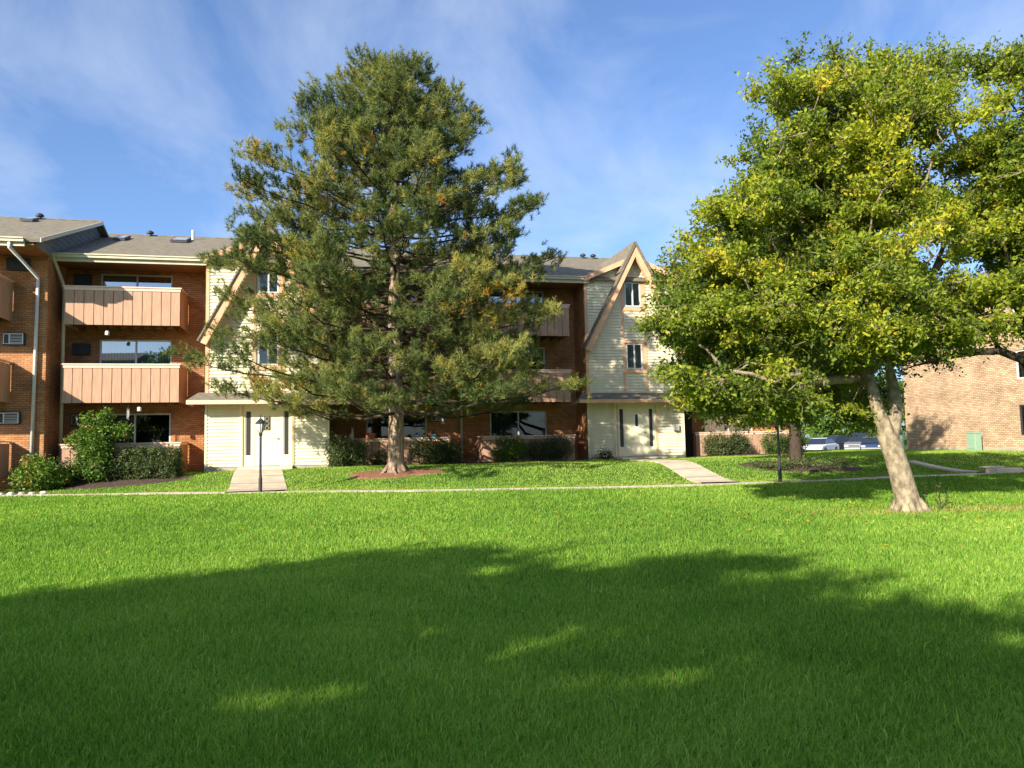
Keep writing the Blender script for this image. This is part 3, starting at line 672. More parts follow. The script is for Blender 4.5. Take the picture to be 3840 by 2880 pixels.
# ---- the leaning golden tree
TX, TY = 7.72, 15.3; tz = float(gz(TX, TY))
def atp(x, y, D):    # a pixel of a 2212 px wide picture, at depth D
    F_ = np.array([0, .99696, .07786]); R0 = np.array([1., 0, 0]); U0 = np.array([0, -.07786, .99696]); r_ = .0205
    RR = R0*math.cos(r_)-U0*math.sin(r_); UU = U0*math.cos(r_)+R0*math.sin(r_); d = F_*1671+RR*(x-1106)-UU*(y-829.5)
    return np.array([0, 0, 1.6])+d*(D/d[1])
TQ = lambda x, y, D=15.3: tuple(float(q) for q in atp(x, y, D))
trunk = [(TX+.03, TY, tz-.2), (TX+.01, TY, tz+.0), (TX, TY, tz+.10), (TX-.03, TY, tz+.28), TQ(1944, 1020), TQ(1930, 975), TQ(1919, 948)]
tr = [.38, .31, .255, .225, .21, .20, .205]
limbs = [(6, [TQ(1908, 915, 15.25), TQ(1896, 885, 15.25), TQ(1884, 840, 15.3), TQ(1868, 776, 15.5), TQ(1830, 690, 15.8), TQ(1780, 590, 16.0), TQ(1730, 470, 16.1), TQ(1700, 330, 16.0)], [.14, .12, .11, .095, .08, .06, .035, .012]),
         (6, [TQ(1929, 915, 15.4), TQ(1936, 885, 15.4), TQ(1930, 840, 15.45), TQ(1915, 770, 15.5), TQ(1905, 660, 15.6), TQ(1880, 520, 15.7), TQ(1860, 360, 15.6), TQ(1850, 200, 15.6)], [.15, .135, .12, .10, .08, .05, .03, .012]),
         (18, [TQ(1950, 700, 15.7), TQ(2010, 600, 15.7), TQ(2060, 480, 15.6), TQ(2080, 330, 15.6)], [.08, .06, .04, .012])]
def blob(x, y, D, rx, ry=None, rz_=None):
    c = atp(x, y, D); k = D/1671*.93; rz_ = rz_ or rx; return (c, 0, (rx*k, (ry or rx*.8)*k, rz_*k))
BL = [blob(1560, 700, 15.3, 170, 150, 160), blob(1500, 800, 15.0, 80, 90, 60), blob(1700, 560, 15.3, 200, 190, 190), blob(1650, 800, 16.6, 190, 110, 85), blob(1900, 650, 14.6, 240, 160, 150), blob(1800, 380, 15.3, 220, 200, 180),
      blob(1730, 190, 15.3, 60, 60, 60), blob(1850, 200, 15.5, 110, 110, 110), blob(2000, 300, 15.3, 210, 180, 190), blob(2090, 560, 14.8, 170, 160, 150), blob(1640, 300, 15.3, 80, 80, 60), blob(1490, 530, 15.6, 85, 90, 60), blob(1390, 690, 14.6, 45, 50, 25), blob(1880, 800, 16.8, 140, 90, 70), blob(1960, 700, 14.0, 110, 80, 40), blob(2000, 150, 15.6, 40, 60, 50), blob(1600, 860, 15.4, 120, 90, 35), blob(1450, 620, 15.0, 90, 100, 80), blob(1620, 430, 15.3, 110, 110, 110), blob(1770, 130, 15.4, 60, 60, 30), blob(1640, 560, 17.6, 150, 100, 120), blob(1750, 430, 17.8, 150, 100, 120), blob(1550, 850, 15.2, 110, 90, 42), blob(1690, 868, 16.0, 130, 90, 38), blob(1820, 862, 16.8, 100, 80, 34)]  # two rear blobs added to the crown to cast shade on the bank
OL_Y = [0, 60, 100, 200, 260, 340, 420, 470, 560, 640, 690, 740, 800, 870, 900]; OL_X = [2100, 1850, 1710, 1650, 1590, 1590, 1575, 1490, 1440, 1420, 1385, 1430, 1420, 1480, 1560]
OT_X = [1690, 1850, 1930, 2000, 2100, 2165, 2180, 2300]; OT_Y = [105, 75, 95, 90, 105, 45, 90, 90]
def outside(c):    # keeps the crown inside its real outline: left flank and top
    d = np.array(c)-np.array([0, 0, 1.6]); yy = 829.5-1671*(d@np.array([.0205, -.07785, .99675]))/(d@np.array([0, .99696, .07786])); xx = 1106+1671*(d@np.array([.99979, .0016, -.02044]))/(d@np.array([0, .99696, .07786]))
    j_ = RS.uniform(-8, 55); return xx < np.interp(yy, OL_Y, OL_X)+j_ or yy < np.interp(xx, OT_X, OT_Y)+j_*.8+8 or yy > 900
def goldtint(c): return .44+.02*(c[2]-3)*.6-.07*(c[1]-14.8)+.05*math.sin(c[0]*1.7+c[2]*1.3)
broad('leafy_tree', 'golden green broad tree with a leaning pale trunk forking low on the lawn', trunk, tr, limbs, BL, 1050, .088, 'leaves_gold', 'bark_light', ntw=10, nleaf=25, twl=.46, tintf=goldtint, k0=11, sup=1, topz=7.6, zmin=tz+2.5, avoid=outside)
m = MB()
for k in range(6):
    q = k*1.05+.3; cq, sq = math.cos(q), math.sin(q); m.tube([(TX+.16*cq, TY+.16*sq, tz+.22), (TX+.29*cq, TY+.29*sq, tz+.06), (TX+.46*cq, TY+.46*sq, tz-.06)], [.09, .07, .03], 6)
lt_ = [o for o in bpy.data.objects if o.name == 'leafy_tree'][0]; obj('root_flare', m, 'bark_light', lt_, smooth=True, shift=trunk[0])
# ---- neighbour tree rooted beyond the right edge, with the arching limb
bx, by = 12.6, 14.6; bz = float(gz(bx, by))
limbsR = [(2, [tuple(atp(2260, 850, 14.6)), tuple(atp(2212, 778, 14.5)), tuple(atp(2160, 758, 14.4)), tuple(atp(2100, 761, 14.3)), tuple(atp(2030, 775, 14.3)), tuple(atp(1960, 795, 14.4))], [.10, .085, .075, .06, .04, .02]),
          (3, [tuple(atp(2280, 770, 14.4)), tuple(atp(2212, 722, 14.2)), tuple(atp(2150, 690, 14.0)), tuple(atp(2090, 660, 13.8))], [.10, .08, .06, .035]),
          (4, [(bx-.9, by, bz+4.8), (bx-1.6, by-.3, bz+6.5), (bx-1.9, by-.2, bz+8.2)], [.12, .08, .04]), (4, [(bx+.9, by, bz+5), (bx+1.6, by+.3, bz+7)], [.12, .06])]
BR = [blob(2260, 300, 14.8, 150, 170, 170), blob(2180, 630, 13.8, 110, 100, 50), blob(2350, 500, 14.8, 160, 170, 120), blob(2190, 190, 15, 80, 100, 60), blob(2172, 95, 15, 14, 20, 40), blob(2250, 480, 14.6, 120, 120, 60), blob(2035, 720, 14.2, 28, 30, 50), blob(2085, 775, 14.2, 10, 10, 25), blob(2110, 650, 14.2, 100, 90, 45), blob(2200, 570, 14.2, 90, 90, 60)]
broad('leafy_tree', 'golden green tree at the right edge reaching in with an arching dark limb', [(bx, by, bz-.2), (bx, by, bz+.3), (bx-.1, by, bz+1.4), (bx-.15, by, bz+2.2), (bx-.1, by, bz+3.2)], [.34, .27, .22, .2, .17], limbsR, BR, 370, .090, 'leaves_gold', 'bark_dark', sup=1, avoid=outside, twl=.46, nleaf=24, tintf=lambda c: .50, k0=5)
# ---- darker green tree between the leaning tree and the building
gx, gy = 9.55, 26.3; g0 = float(gz(gx, gy))
BG = [blob(1600, 780, 26, 110, 90, 80), blob(1700, 720, 26, 190, 150, 120), blob(1840, 800, 26.5, 90, 90, 80), blob(1700, 560, 26, 150, 130, 120), blob(1760, 850, 25, 60, 60, 40), blob(1640, 600, 25, 150, 130, 130), blob(1760, 500, 26, 120, 110, 110), blob(1580, 850, 26, 90, 70, 35), blob(1660, 845, 25.5, 90, 70, 35), blob(1850, 850, 26.5, 60, 60, 50)]
broad('green_tree', 'dark green tree with a straight black trunk near the right hand patio', [(gx, gy, g0-.2), (gx, gy, g0+.2), (gx+.02, gy, g0+1.3), (gx, gy, g0+2.6), (gx-.1, gy, g0+4.0), (gx, gy, g0+5.5)], [.27, .21, .185, .175, .14, .07], [], BG, 420, .13, 'leaves_green', 'bark_dark', nleaf=18, twl=.7, k0=3, tintf=lambda c: .4)

# ---- the pine
def pine():
    RS.seed(5)
    X, Y = -3.92, 25.9; z0 = float(gz(X, Y)); t = thing('pine_tree', 'tall broad pine with pale furrowed trunk in front of the building', 'tree', (X, Y, z0))
    tp = [(X, Y, z0-.2), (X, Y, z0), (X, Y, z0+.18), (X, Y, z0+.5), (X+.02, Y, z0+1.6), (X+.02, Y, z0+2.6), (X-.03, Y, z0+5), (X+.05, Y, z0+8), (X+.02, Y, z0+11), (X+.1, Y, z0+13.2), (X+.1, Y, z0+13.8)]
    rr = [.44, .37, .31, .275, .255, .24, .21, .16, .10, .045, .015]
    m = MB().tube(tp, rr, 16)
    for k in range(7):
        q = k*.9+.2; m.tube([(X+.2*math.cos(q), Y+.2*math.sin(q), z0+.3), (X+.42*math.cos(q), Y+.42*math.sin(q), z0+.05), (X+.7*math.cos(q+.2), Y+.7*math.sin(q+.2), z0-.08)], [.08, .06, .03], 6)
    obj('trunk', m, 'bark_pine', t, smooth=True, shift=(X, Y, z0))
    hz = np.array([2.6, 3.4, 4.4, 5.8, 7.4, 9.0, 9.9, 10.9, 11.8, 12.8, 13.7, 14.5, 15.0, 15.35]); RL = np.array([5.2, 6.3, 7.0, 6.8, 6.4, 5.9, 5.6, 5.2, 4.5, 3.7, 3.1, 2.2, 1.3, .1]); RR = np.array([5.4, 6.0, 5.7, 5.1, 5.0, 5.2, 5.2, 4.5, 3.6, 2.8, 2.3, 1.7, .9, .1]); hz = np.where(hz > 9, hz-.04*(hz-9)-.1, hz); RL = RL*np.where(hz > 8, 1.0, 1.02); RR = RR*np.where(hz > 8, 1.10, 1.05)
    br = MB(); tufts = []; axes = []; tt = []
    z = 2.75; lev = 0; k = 0
    trunk_x = lambda zz: X+.02
    while z < 14.0:
        nb = 6
        ph = RS.uniform(0, 6.28)
        for b in range(nb):
            az = ph+2*math.pi*b/nb+RS.normal(0, .18); fr = (z-2.6)/12.5
            zt = min(z+(0.2+1.1*fr)*RS.uniform(.6, 1.2)+.25, 14.9)
            rr_ = np.interp(zt, hz, RL)*(1-math.cos(az))/2+np.interp(zt, hz, RR)*(1+math.cos(az))/2
            if math.sin(az) < 0: rr_ = rr_*.93
            ln = rr_*RS.uniform(.68, 1.08)
            if 8.2 < z < 9.9 and RS.rand() < .4: ln *= .6
            d = np.array([math.cos(az), math.sin(az), 0.]); n = 7; pts = []
            for i in range(n+1):
                s = i/n; hgt = (zt-z)*(s**1.5) - .25*math.sin(s*math.pi)*(1-fr)
                pts.append(np.array([trunk_x(z), Y, z])+d*ln*s+np.array([0, 0, hgt])+RS.normal(0, .05, 3)*(0 < i))
            br.tube(pts, [max(.012, .065*(1-.85*i/n)*(1-.5*fr)) for i in range(n+1)], 5, False)
            bt = RS.normal(0, .12)
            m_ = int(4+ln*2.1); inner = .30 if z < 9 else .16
            for q in range(m_):
                if RS.rand() < (.30 if z < 7 else .10): continue
                s = inner+(1-inner)*(q+.5)/m_; i = min(int(s*n), n-1); f = s*n-i; p = pts[i]*(1-f)+pts[i+1]*f
                sd = 1 if q % 2 else -1; lat = np.array([-d[1], d[0], 0])*sd
                L_ = (1-s)*.33*ln+.40; L_ *= RS.uniform(.6, 1.15); bq = RS.normal(0, .10)
                dirn = unit(lat*.9+d*.75+np.array([0, 0, .18+RS.normal(0, .16)])); nn = max(2, int(L_/.26)); e = p
                prev = p
                for w in range(1, nn+1):
                    e = p+dirn*L_*w/nn+np.array([0, 0, .12*(w/nn)**2*L_])+RS.normal(0, .03, 3)
                    for _ in range(1 if w < nn else (7 if z < 8 else 8)):
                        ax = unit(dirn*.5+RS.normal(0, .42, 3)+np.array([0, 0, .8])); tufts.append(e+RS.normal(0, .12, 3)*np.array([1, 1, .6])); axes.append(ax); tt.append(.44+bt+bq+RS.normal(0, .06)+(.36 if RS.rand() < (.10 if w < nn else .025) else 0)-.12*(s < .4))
                    br.tube([prev, e], [.013, .010], 3, False); prev = e
            for _ in range(14):
                ax = unit(d*.5+RS.normal(0, .3, 3)+np.array([0, 0, .8])); tufts.append(pts[-1]*.7+pts[-2]*.3+RS.normal(0, .19, 3)); axes.append(ax); tt.append(.5+bt)
        z += .40 if z < 10 else .34
    for i in range(50):
        zz = RS.uniform(z0+12.2, z0+13.85); tufts.append(np.array([X+RS.normal(0, .25), Y+RS.normal(0, .25), zz])); axes.append(unit(RS.normal(0, .3, 3)+np.array([0, 0, 1]))); tt.append(.5)
    tufts = np.array(tufts); axes = np.array(axes); tt = np.array(tt); 
    dz_ = tufts-np.array([X, Y, 0]); rad = np.hypot(dz_[:, 0], dz_[:, 1]); cs_ = dz_[:, 0]/np.maximum(rad, .01); lim = np.interp(tufts[:, 2], hz, RL)*(1-cs_)/2+np.interp(tufts[:, 2], hz, RR)*(1+cs_)/2
    ok = (rad < lim*1.10+.15) & (tufts[:, 2] < 14.75); tufts = tufts[ok]; axes = axes[ok]; tt = tt[ok]
    N = len(tufts); K = 36
    s = RS.uniform(0, 1, (N, K, 1)); base = tufts[:, None, :]+axes[:, None, :]*(s*.24-.04)
    rd = unit(RS.normal(0, 1, (N, K, 3))); dr = unit(rd*.95+axes[:, None, :]*(.55+.5*s)); ln = .16*RS.uniform(.75, 1.2, (N, K, 1)); wd = unit(np.cross(dr, RS.normal(0, 1, (N, K, 3))))*.009
    v = np.stack([base-wd, base+wd, base+dr*ln], 2).reshape(-1, 3, 3); tint = (tt[:, None]+RS.normal(0, .06, (N, K))).ravel()
    obj('branches', br, 'bark_dark', t, shift=(X, Y, z0))
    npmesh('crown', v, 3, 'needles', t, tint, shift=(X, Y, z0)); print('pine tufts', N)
pine()

# ------------------------------------------------------------------ shrubs
def shrub(name, label, cs, n, size, lmat, tf=.5, stems=10, group=None, up=.5, clipped=False, cat='shrub'):
    """cs: list of (centre xyz above local ground, radii)"""
    x0, y0 = cs[0][0][0], cs[0][0][1]; z0 = float(gz(x0, y0)); t = thing(name, label, cat, (x0, y0, z0), 0, group)
    P = []; T = []; n = int(n*(1 if clipped else 3.3))
    vol = np.array([c[1][0]*c[1][1]*c[1][2] for c in cs])**.7; vol /= vol.sum()
    for (c, r), w in zip(cs, vol):
        c = np.array([c[0], c[1], c[2]+z0]); nc = int(max(6, n*w/26))
        for _ in range(nc):
            if clipped: d = RS.uniform(-1, 1, 3); m_ = np.argmax(abs(d)); d[m_] = np.sign(d[m_])*RS.uniform(.82, 1) if RS.rand() < .75 else d[m_]; q = c+d*np.array(r)
            else: d = unit(RS.normal(0, 1, 3)); q = c+d*np.array(r)*RS.uniform(.2, 1)**.4
            q[2] = max(q[2], z0+.04)
            P.append(q+RS.normal(0, .055 if clipped else .10, (26, 3))); T.append(np.clip(tf+RS.normal(0, .12)+RS.normal(0, .10, 26), 0, 1))
    P = np.concatenate(P); T = np.concatenate(T)
    st = MB()
    for _ in range(stems):
        c, r = cs[RS.randint(len(cs))]; e = np.array(c)+np.array([0, 0, z0])+RS.normal(0, .5, 3)*np.array(r)
        b = np.array([e[0]*.7+c[0]*.3, e[1]*.7+c[1]*.3, z0-.05]); st.tube([b, (b+e)/2+RS.normal(0, .04, 3), e], [.018, .012, .006], 4, False)
    obj('stems', st, 'bark_dark', t, shift=(x0, y0, z0))
    npmesh('foliage', leaves(P, size, up, 0), 4, lmat, t, T, shift=(x0, y0, z0))
    return t
def uv(u, v): p = W(u, v, 0); return p.x, p.y
def S(u, v, z): a, b = uv(u, v); return (a, b, z)
shrub('shrub', 'rounded yellow green shrub beside the white downspout at the left corner', [(S(-16.3, -1.5, .55), (.62, .6, .55)), (S(-15.9, -1.2, .35), (.6, .5, .35))], 1500, .10, 'leaves_bush', .72)
shrub('shrub', 'tall leafy green shrub with reddish tips in front of the left patio window', [(S(-14.75, -.85, .8), (.55, .5, .8)), (S(-14.7, -.8, 1.6), (.55, .45, .5)), (S(-15.3, -.7, 1.45), (.35, .3, .25)), (S(-15.0, -.85, 2.15), (.16, .2, .25)), (S(-14.45, -.85, 2.2), (.14, .2, .25)), (S(-13.95, -.8, 1.75), (.3, .25, .2))], 2600, .10, 'leaves_bush', .60, 16)
shrub('shrub', 'dark bush between the tall leafy shrub and the clipped hedge', [(S(-14.15, -.75, .5), (.35, .35, .48))], 700, .07, 'leaves_hedge', .35)
shrub('hedge', 'clipped boxy dark green hedge in front of the left patio fence', [(S(-12.95, -.85, .52), (.95, .38, .50))], 19000, .062, 'leaves_hedge', .48, clipped=True, cat='hedge')
shrub('shrub', 'dark low bush between the yellow green shrub and the tall leafy shrub', [(S(-15.55, -.5, .4), (.4, .35, .4))], 700, .07, 'leaves_hedge', .3)
def hosta(u, v, label, tf=.75):
    x, y = uv(u, v); z = float(gz(x, y)); t = thing('hosta', label, 'plant', (x, y, z), 0, 'low hostas at the left corner')
    n = 34; q = RS.uniform(0, 6.28, n); d = np.stack([np.cos(q), np.sin(q), RS.uniform(.4, 1.2, n)], 1); d = unit(d); s = np.stack([-np.sin(q), np.cos(q), 0*q], 1)
    l = RS.uniform(.18, .32, n)[:, None]; a = d*l*.3; b = d*l; tipp = b+np.stack([np.cos(q), np.sin(q), -.8+0*q], 1)*.1
    npmesh('leaves', np.stack([a*0, (a+b)/2+s*.06, tipp, (a+b)/2-s*.06], 1), 4, 'leaves_far', t, np.clip(RS.normal(tf, .15, n), 0, 1))
hosta(-17.9, -2.3, 'leafy hosta in the shade at the far left edge'); hosta(-17.25, -2.5, 'leafy hosta behind the edging stones, nearer the downspout'); hosta(-16.75, -2.3, 'pale hosta at the foot of the yellow green shrub', .95)
shrub('shrub', 'dark shrub with pale flowers against the right corner of the left entrance wing', [(S(-6.75, -.35, .55), (.38, .4, .55)), (S(-6.1, -.1, .5), (.45, .4, .5))], 1700, .07, 'leaves_hedge', .45)
shrub('shrub', 'low bare looking shrub behind the pine trunk on its left', [(S(-5.0, .7, .25), (.7, .3, .25))], 500, .06, 'leaves_hedge', .5)
shrub('shrub', 'dark dense shrub right of the pine trunk before the patio', [(S(-3.1, .55, .55), (.75, .42, .52)), (S(-2.4, .6, .45), (.4, .35, .45))], 2400, .07, 'leaves_hedge', .42)
shrub('shrub', 'leafy shrub with yellow leaves before the middle patio fence', [(S(-.1, .75, .5), (.6, .35, .5)), (S(.35, .7, .55), (.35, .35, .4))], 1700, .07, 'leaves_bush', .62)
shrub('shrub', 'grey green shrub at the right end of the middle patio fence', [(S(1.3, .75, .45), (.55, .35, .45)), (S(2.1, .75, .55), (.55, .35, .5))], 2200, .06, 'leaves_hedge', .40)
shrub('shrub', 'tiny dark shrub at the foot of the right hand entrance wing', [(S(4.05, .85, .15), (.3, .22, .2))], 300, .06, 'leaves_hedge', .3)
shrub('shrub', 'brownish shrub at the left end of the shaded right hand patio fence', [(S(9.7, 1.9, .5), (.55, .35, .5))], 1500, .07, 'leaves_hedge', .62)
shrub('shrub', 'dark upright shrub in the middle of the shaded right hand patio fence', [(S(10.7, 1.9, .5), (.55, .35, .5))], 1300, .07, 'leaves_hedge', .35)
shrub('shrub', 'dappled shrub beside the black trunk by the right hand patio', [(S(12.4, 1.7, .5), (.6, .4, .5)), (S(13.4, 1.6, .5), (.6, .4, .5))], 1900, .07, 'leaves_bush', .4)
# suckers at the leaning trunk
tq = thing('sapling', 'thin green suckers sprouting right beside the leaning trunk', 'plant', (TX+.55, TY, tz)); m = MB(); sp = []
for k in range(6):
    a = RS.uniform(-.15, .15); h = RS.uniform(.3, .6); m.tube([(a, RS.uniform(-.1, .1), 0), (a*1.4, 0, h*.5), (a*1.8, 0, h)], [.008, .006, .003], 4); sp.append(np.array([a*1.6, 0, 0])+RS.normal(0, .02, (10, 3))+np.array([0, 0, 1])*RS.uniform(.1, h, (10, 1)))
obj('stems', m, 'bark_dark', tq); npmesh('leaves', leaves(np.concatenate(sp), .09, .2, 0, .3), 4, 'leaves_green', tq, RS.rand(60))
# mulch beds and edging stones
def bed(name, x, y, rx, ry, m, label):
    b = MB(); n = 40; q = np.linspace(0, 2*math.pi, n, endpoint=False); rr = 1+.10*np.sin(q*3+1)+.06*np.sin(q*7); rings = []
    for f, dz in ((0, .06), (.5, .055), (.85, .035), (1, -.02)):
        rings.append([(x+rx*f*rr[i]*math.cos(q[i]), y+ry*f*rr[i]*math.sin(q[i]), float(gz(x+rx*f*rr[i]*math.cos(q[i]), y+ry*f*rr[i]*math.sin(q[i])))+dz) for i in range(n)])
    for a, c in zip(rings, rings[1:]):
        o = len(b.v); b.v += a+c; b.f += [(o+i, o+(i+1) % n, o+n+(i+1) % n, o+n+i)[::-1] for i in range(n)]
    o = obj(name, b, m, smooth=True); setp(o, label, 'mulch', None, 'structure')
bed('mulch_bed', -3.9, 25.7, 1.75, .75, 'mulch_red', 'ring of reddish mulch round the foot of the pine')
bed('mulch_bed', 9.6, 26.1, 2.1, .95, 'mulch_dark', 'dark mulch bed round the black trunk')
bx_, by_ = uv(-14.6, -.75); bed('mulch_bed', bx_, by_, 3.0, 1.0, 'mulch_dark', 'dark soil bed under the shrubs of the left patio')
bx_, by_ = uv(-17.6, -2.0); bed('mulch_bed', bx_, by_, 1.7, .8, 'mulch_dark', 'dark soil bed behind the edging stones')
bx_, by_ = uv(-.3, .7); bed('mulch_bed', bx_, by_, 3.6, .8, 'mulch_dark', 'dark soil bed under the shrubs of the middle patio')
bx_, by_ = uv(11, 1.8); bed('mulch_bed', bx_, by_, 3.0, .7, 'mulch_dark', 'dark soil bed under the shrubs of the right patio')
xx = [uv(-18.9+i*.27, -2.95+.25*math.sin(i*.4)+(.0 if i < 8 else (i-8)*.12)) for i in range(13)]
for i, (x, y) in enumerate(xx):
    b = MB(); r_ = RS.uniform(.10, .15); b.lathe((0, 0, -.06), [(r_*.7, 0), (r_, .05), (r_*.95, .10), (r_*.6, .14+.02*RS.rand())], 7); b.v = [(p[0]*1.2+RS.normal(0, .008), p[1]*.8+RS.normal(0, .008), p[2]) for p in b.v]
    o = obj('edging_stone', b, 'stone', bevel=.015); o.location = (x, y, float(gz(x, y))); o.rotation_euler.z = RS.uniform(0, 3); setp(o, 'pale rounded stone in the edging row before the bed at the left corner', 'stone', 'edging stones at the left corner')
shrub('ground_cover', 'low dark ground cover with reddish leaves round the black trunk', [((9.6, 25.9, .10), (1.7, .7, .10)), ((8.6, 25.6, .08), (.7, .4, .08))], 900, .07, 'leaves_hedge', .5, 4, cat='plant')
NL = 420; a_ = RS.rand(NL) < .75; lx = np.where(a_, TX-1+RS.normal(0, 3.2, NL), RS.uniform(-12, 14, NL)); ly = np.where(a_, TY+RS.normal(0, 2.4, NL), RS.uniform(9, 27, NL)); lz = gz(lx, ly)+.055
fl = npmesh('fallen_leaves', leaves(np.stack([lx, ly, lz], 1), .085, 2.5), 4, 'leaves_gold', None, RS.uniform(.6, 1, NL)); setp(fl, 'scattered yellow fallen leaves on the grass', 'leaves', None, 'stuff')
# concrete step blocks on the right
for (x, y, w, d_, h, lb) in ((15.75, 25.0, .50, .24, .17, 'pale concrete step block beside the path at the right edge'),):
    z = float(gz(x, y)); t = thing('step_block', lb, 'step', (x, y, z), R(14)); obj('block', MB().box(-w, w, -d_, d_, -.15, h), 'concrete', t, bevel=.03); obj('upper_step', MB().box(-w+.05, w-.45, d_*.1, d_+.3, h+.003, h+.06), 'concrete', t, bevel=.02)

# ------------------------------------------------------------------ brick building on the right
ER = TH-math.pi/2; EO = W(22.3, 5.25, 0)
E = thing('brick_building', 'tan brick apartment building seen through the branches at the right edge', 'apartment building', EO, ER)
wz = [(6.92, 9.3, 1.55, 2.86), (6.92, 9.3, 4.0, 5.25), (6.92, 9.3, 6.6, 7.9), (13, 15.4, 1.55, 2.86), (13, 15.4, 4.0, 5.25)]
m = MB().wall(0, 26, .5, 8.6, 0, wz); m.quad((0, 0, .5), (0, 14, .5), (0, 14, 8.6), (0, 0, 8.6)); m.quad((0, 14, .5), (26, 14, .5), (26, 14, 8.6), (0, 14, 8.6)); m.quad((26, 0, .5), (26, 14, .5), (26, 14, 8.6), (26, 0, 8.6))
obj('wall', m, 'brick_tan', E)
obj('foundation', MB().box(-.02, 26, -.03, -.002, .4, 1.0), 'foundation', E)
obj('roof', MB().slab([(-.3, -.5, 8.55), (26.3, -.5, 8.55), (26.3, 7, 10.9), (-.3, 7, 10.9)], (0, 0, -.15)).slab([(-.3, 14.5, 8.55), (26.3, 14.5, 8.55), (26.3, 7, 10.9), (-.3, 7, 10.9)], (0, 0, -.15)), 'shingle', E)
obj('gutter', MB().box(-.3, 26.3, -.62, -.5, 8.35, 8.5), 'beige_gutter', E)
for a, b, c, d_ in wz:
    w = MB(); w.box(a, b, .03, .10, d_-.06, d_); w.box(a, b, .03, .10, c, c+.06); w.box(a, a+.06, .03, .10, c+.06, d_-.06); w.box(b-.06, b, .03, .10, c+.06, d_-.06); w.box((a+b)/2-.03, (a+b)/2+.03, .03, .10, c+.06, d_-.06)
    f = obj('window', w, 'dark_metal' if c < 2 else 'white_metal', E)
    obj('pane', MB().quad((a+.06, .06, c+.06), (b-.06, .06, c+.06), (b-.06, .06, d_-.06), (a+.06, .06, d_-.06)), 'glass', f)
    bb = MB()
    for i in range(int((b-a-.2)/.1)): x = a+.1+i*.1; bb.quad((x, .16, c+.05), (x+.08, .18, c+.05), (x+.08, .18, d_-.05), (x, .16, d_-.05))
    obj('blinds', bb, 'blind', f)
    obj('room', MB().box(a, b, .6, .65, c, d_), 'interior', f)
def ebox(label, xe, ye, w, h, m):
    p = EO+Vector((math.cos(ER), math.sin(ER), 0))*xe+Vector((-math.sin(ER), math.cos(ER), 0))*ye; z = float(gz(p.x, p.y))
    t = thing('utility_box', label, 'utility box', (p.x, p.y, z), ER, 'green utility boxes by the brick wall')
    obj('cabinet', MB().box(-w, w, -.18, .18, -.05, h), m, t, bevel=.02); obj('lid', MB().box(-w-.02, w+.02, -.2, .2, h+.001, h+.05), m, t, bevel=.015)
    obj('door', MB().box(-w+.04, w-.04, -.2, -.182, .1, h-.12), m, t)
ebox('pale green utility box in front of the tan brick wall', 4.95, -.55, .25, .80, 'green_box')
ebox('small green utility box at the far corner of the tan brick wall', -.2, -.35, .20, .75, 'green_box')

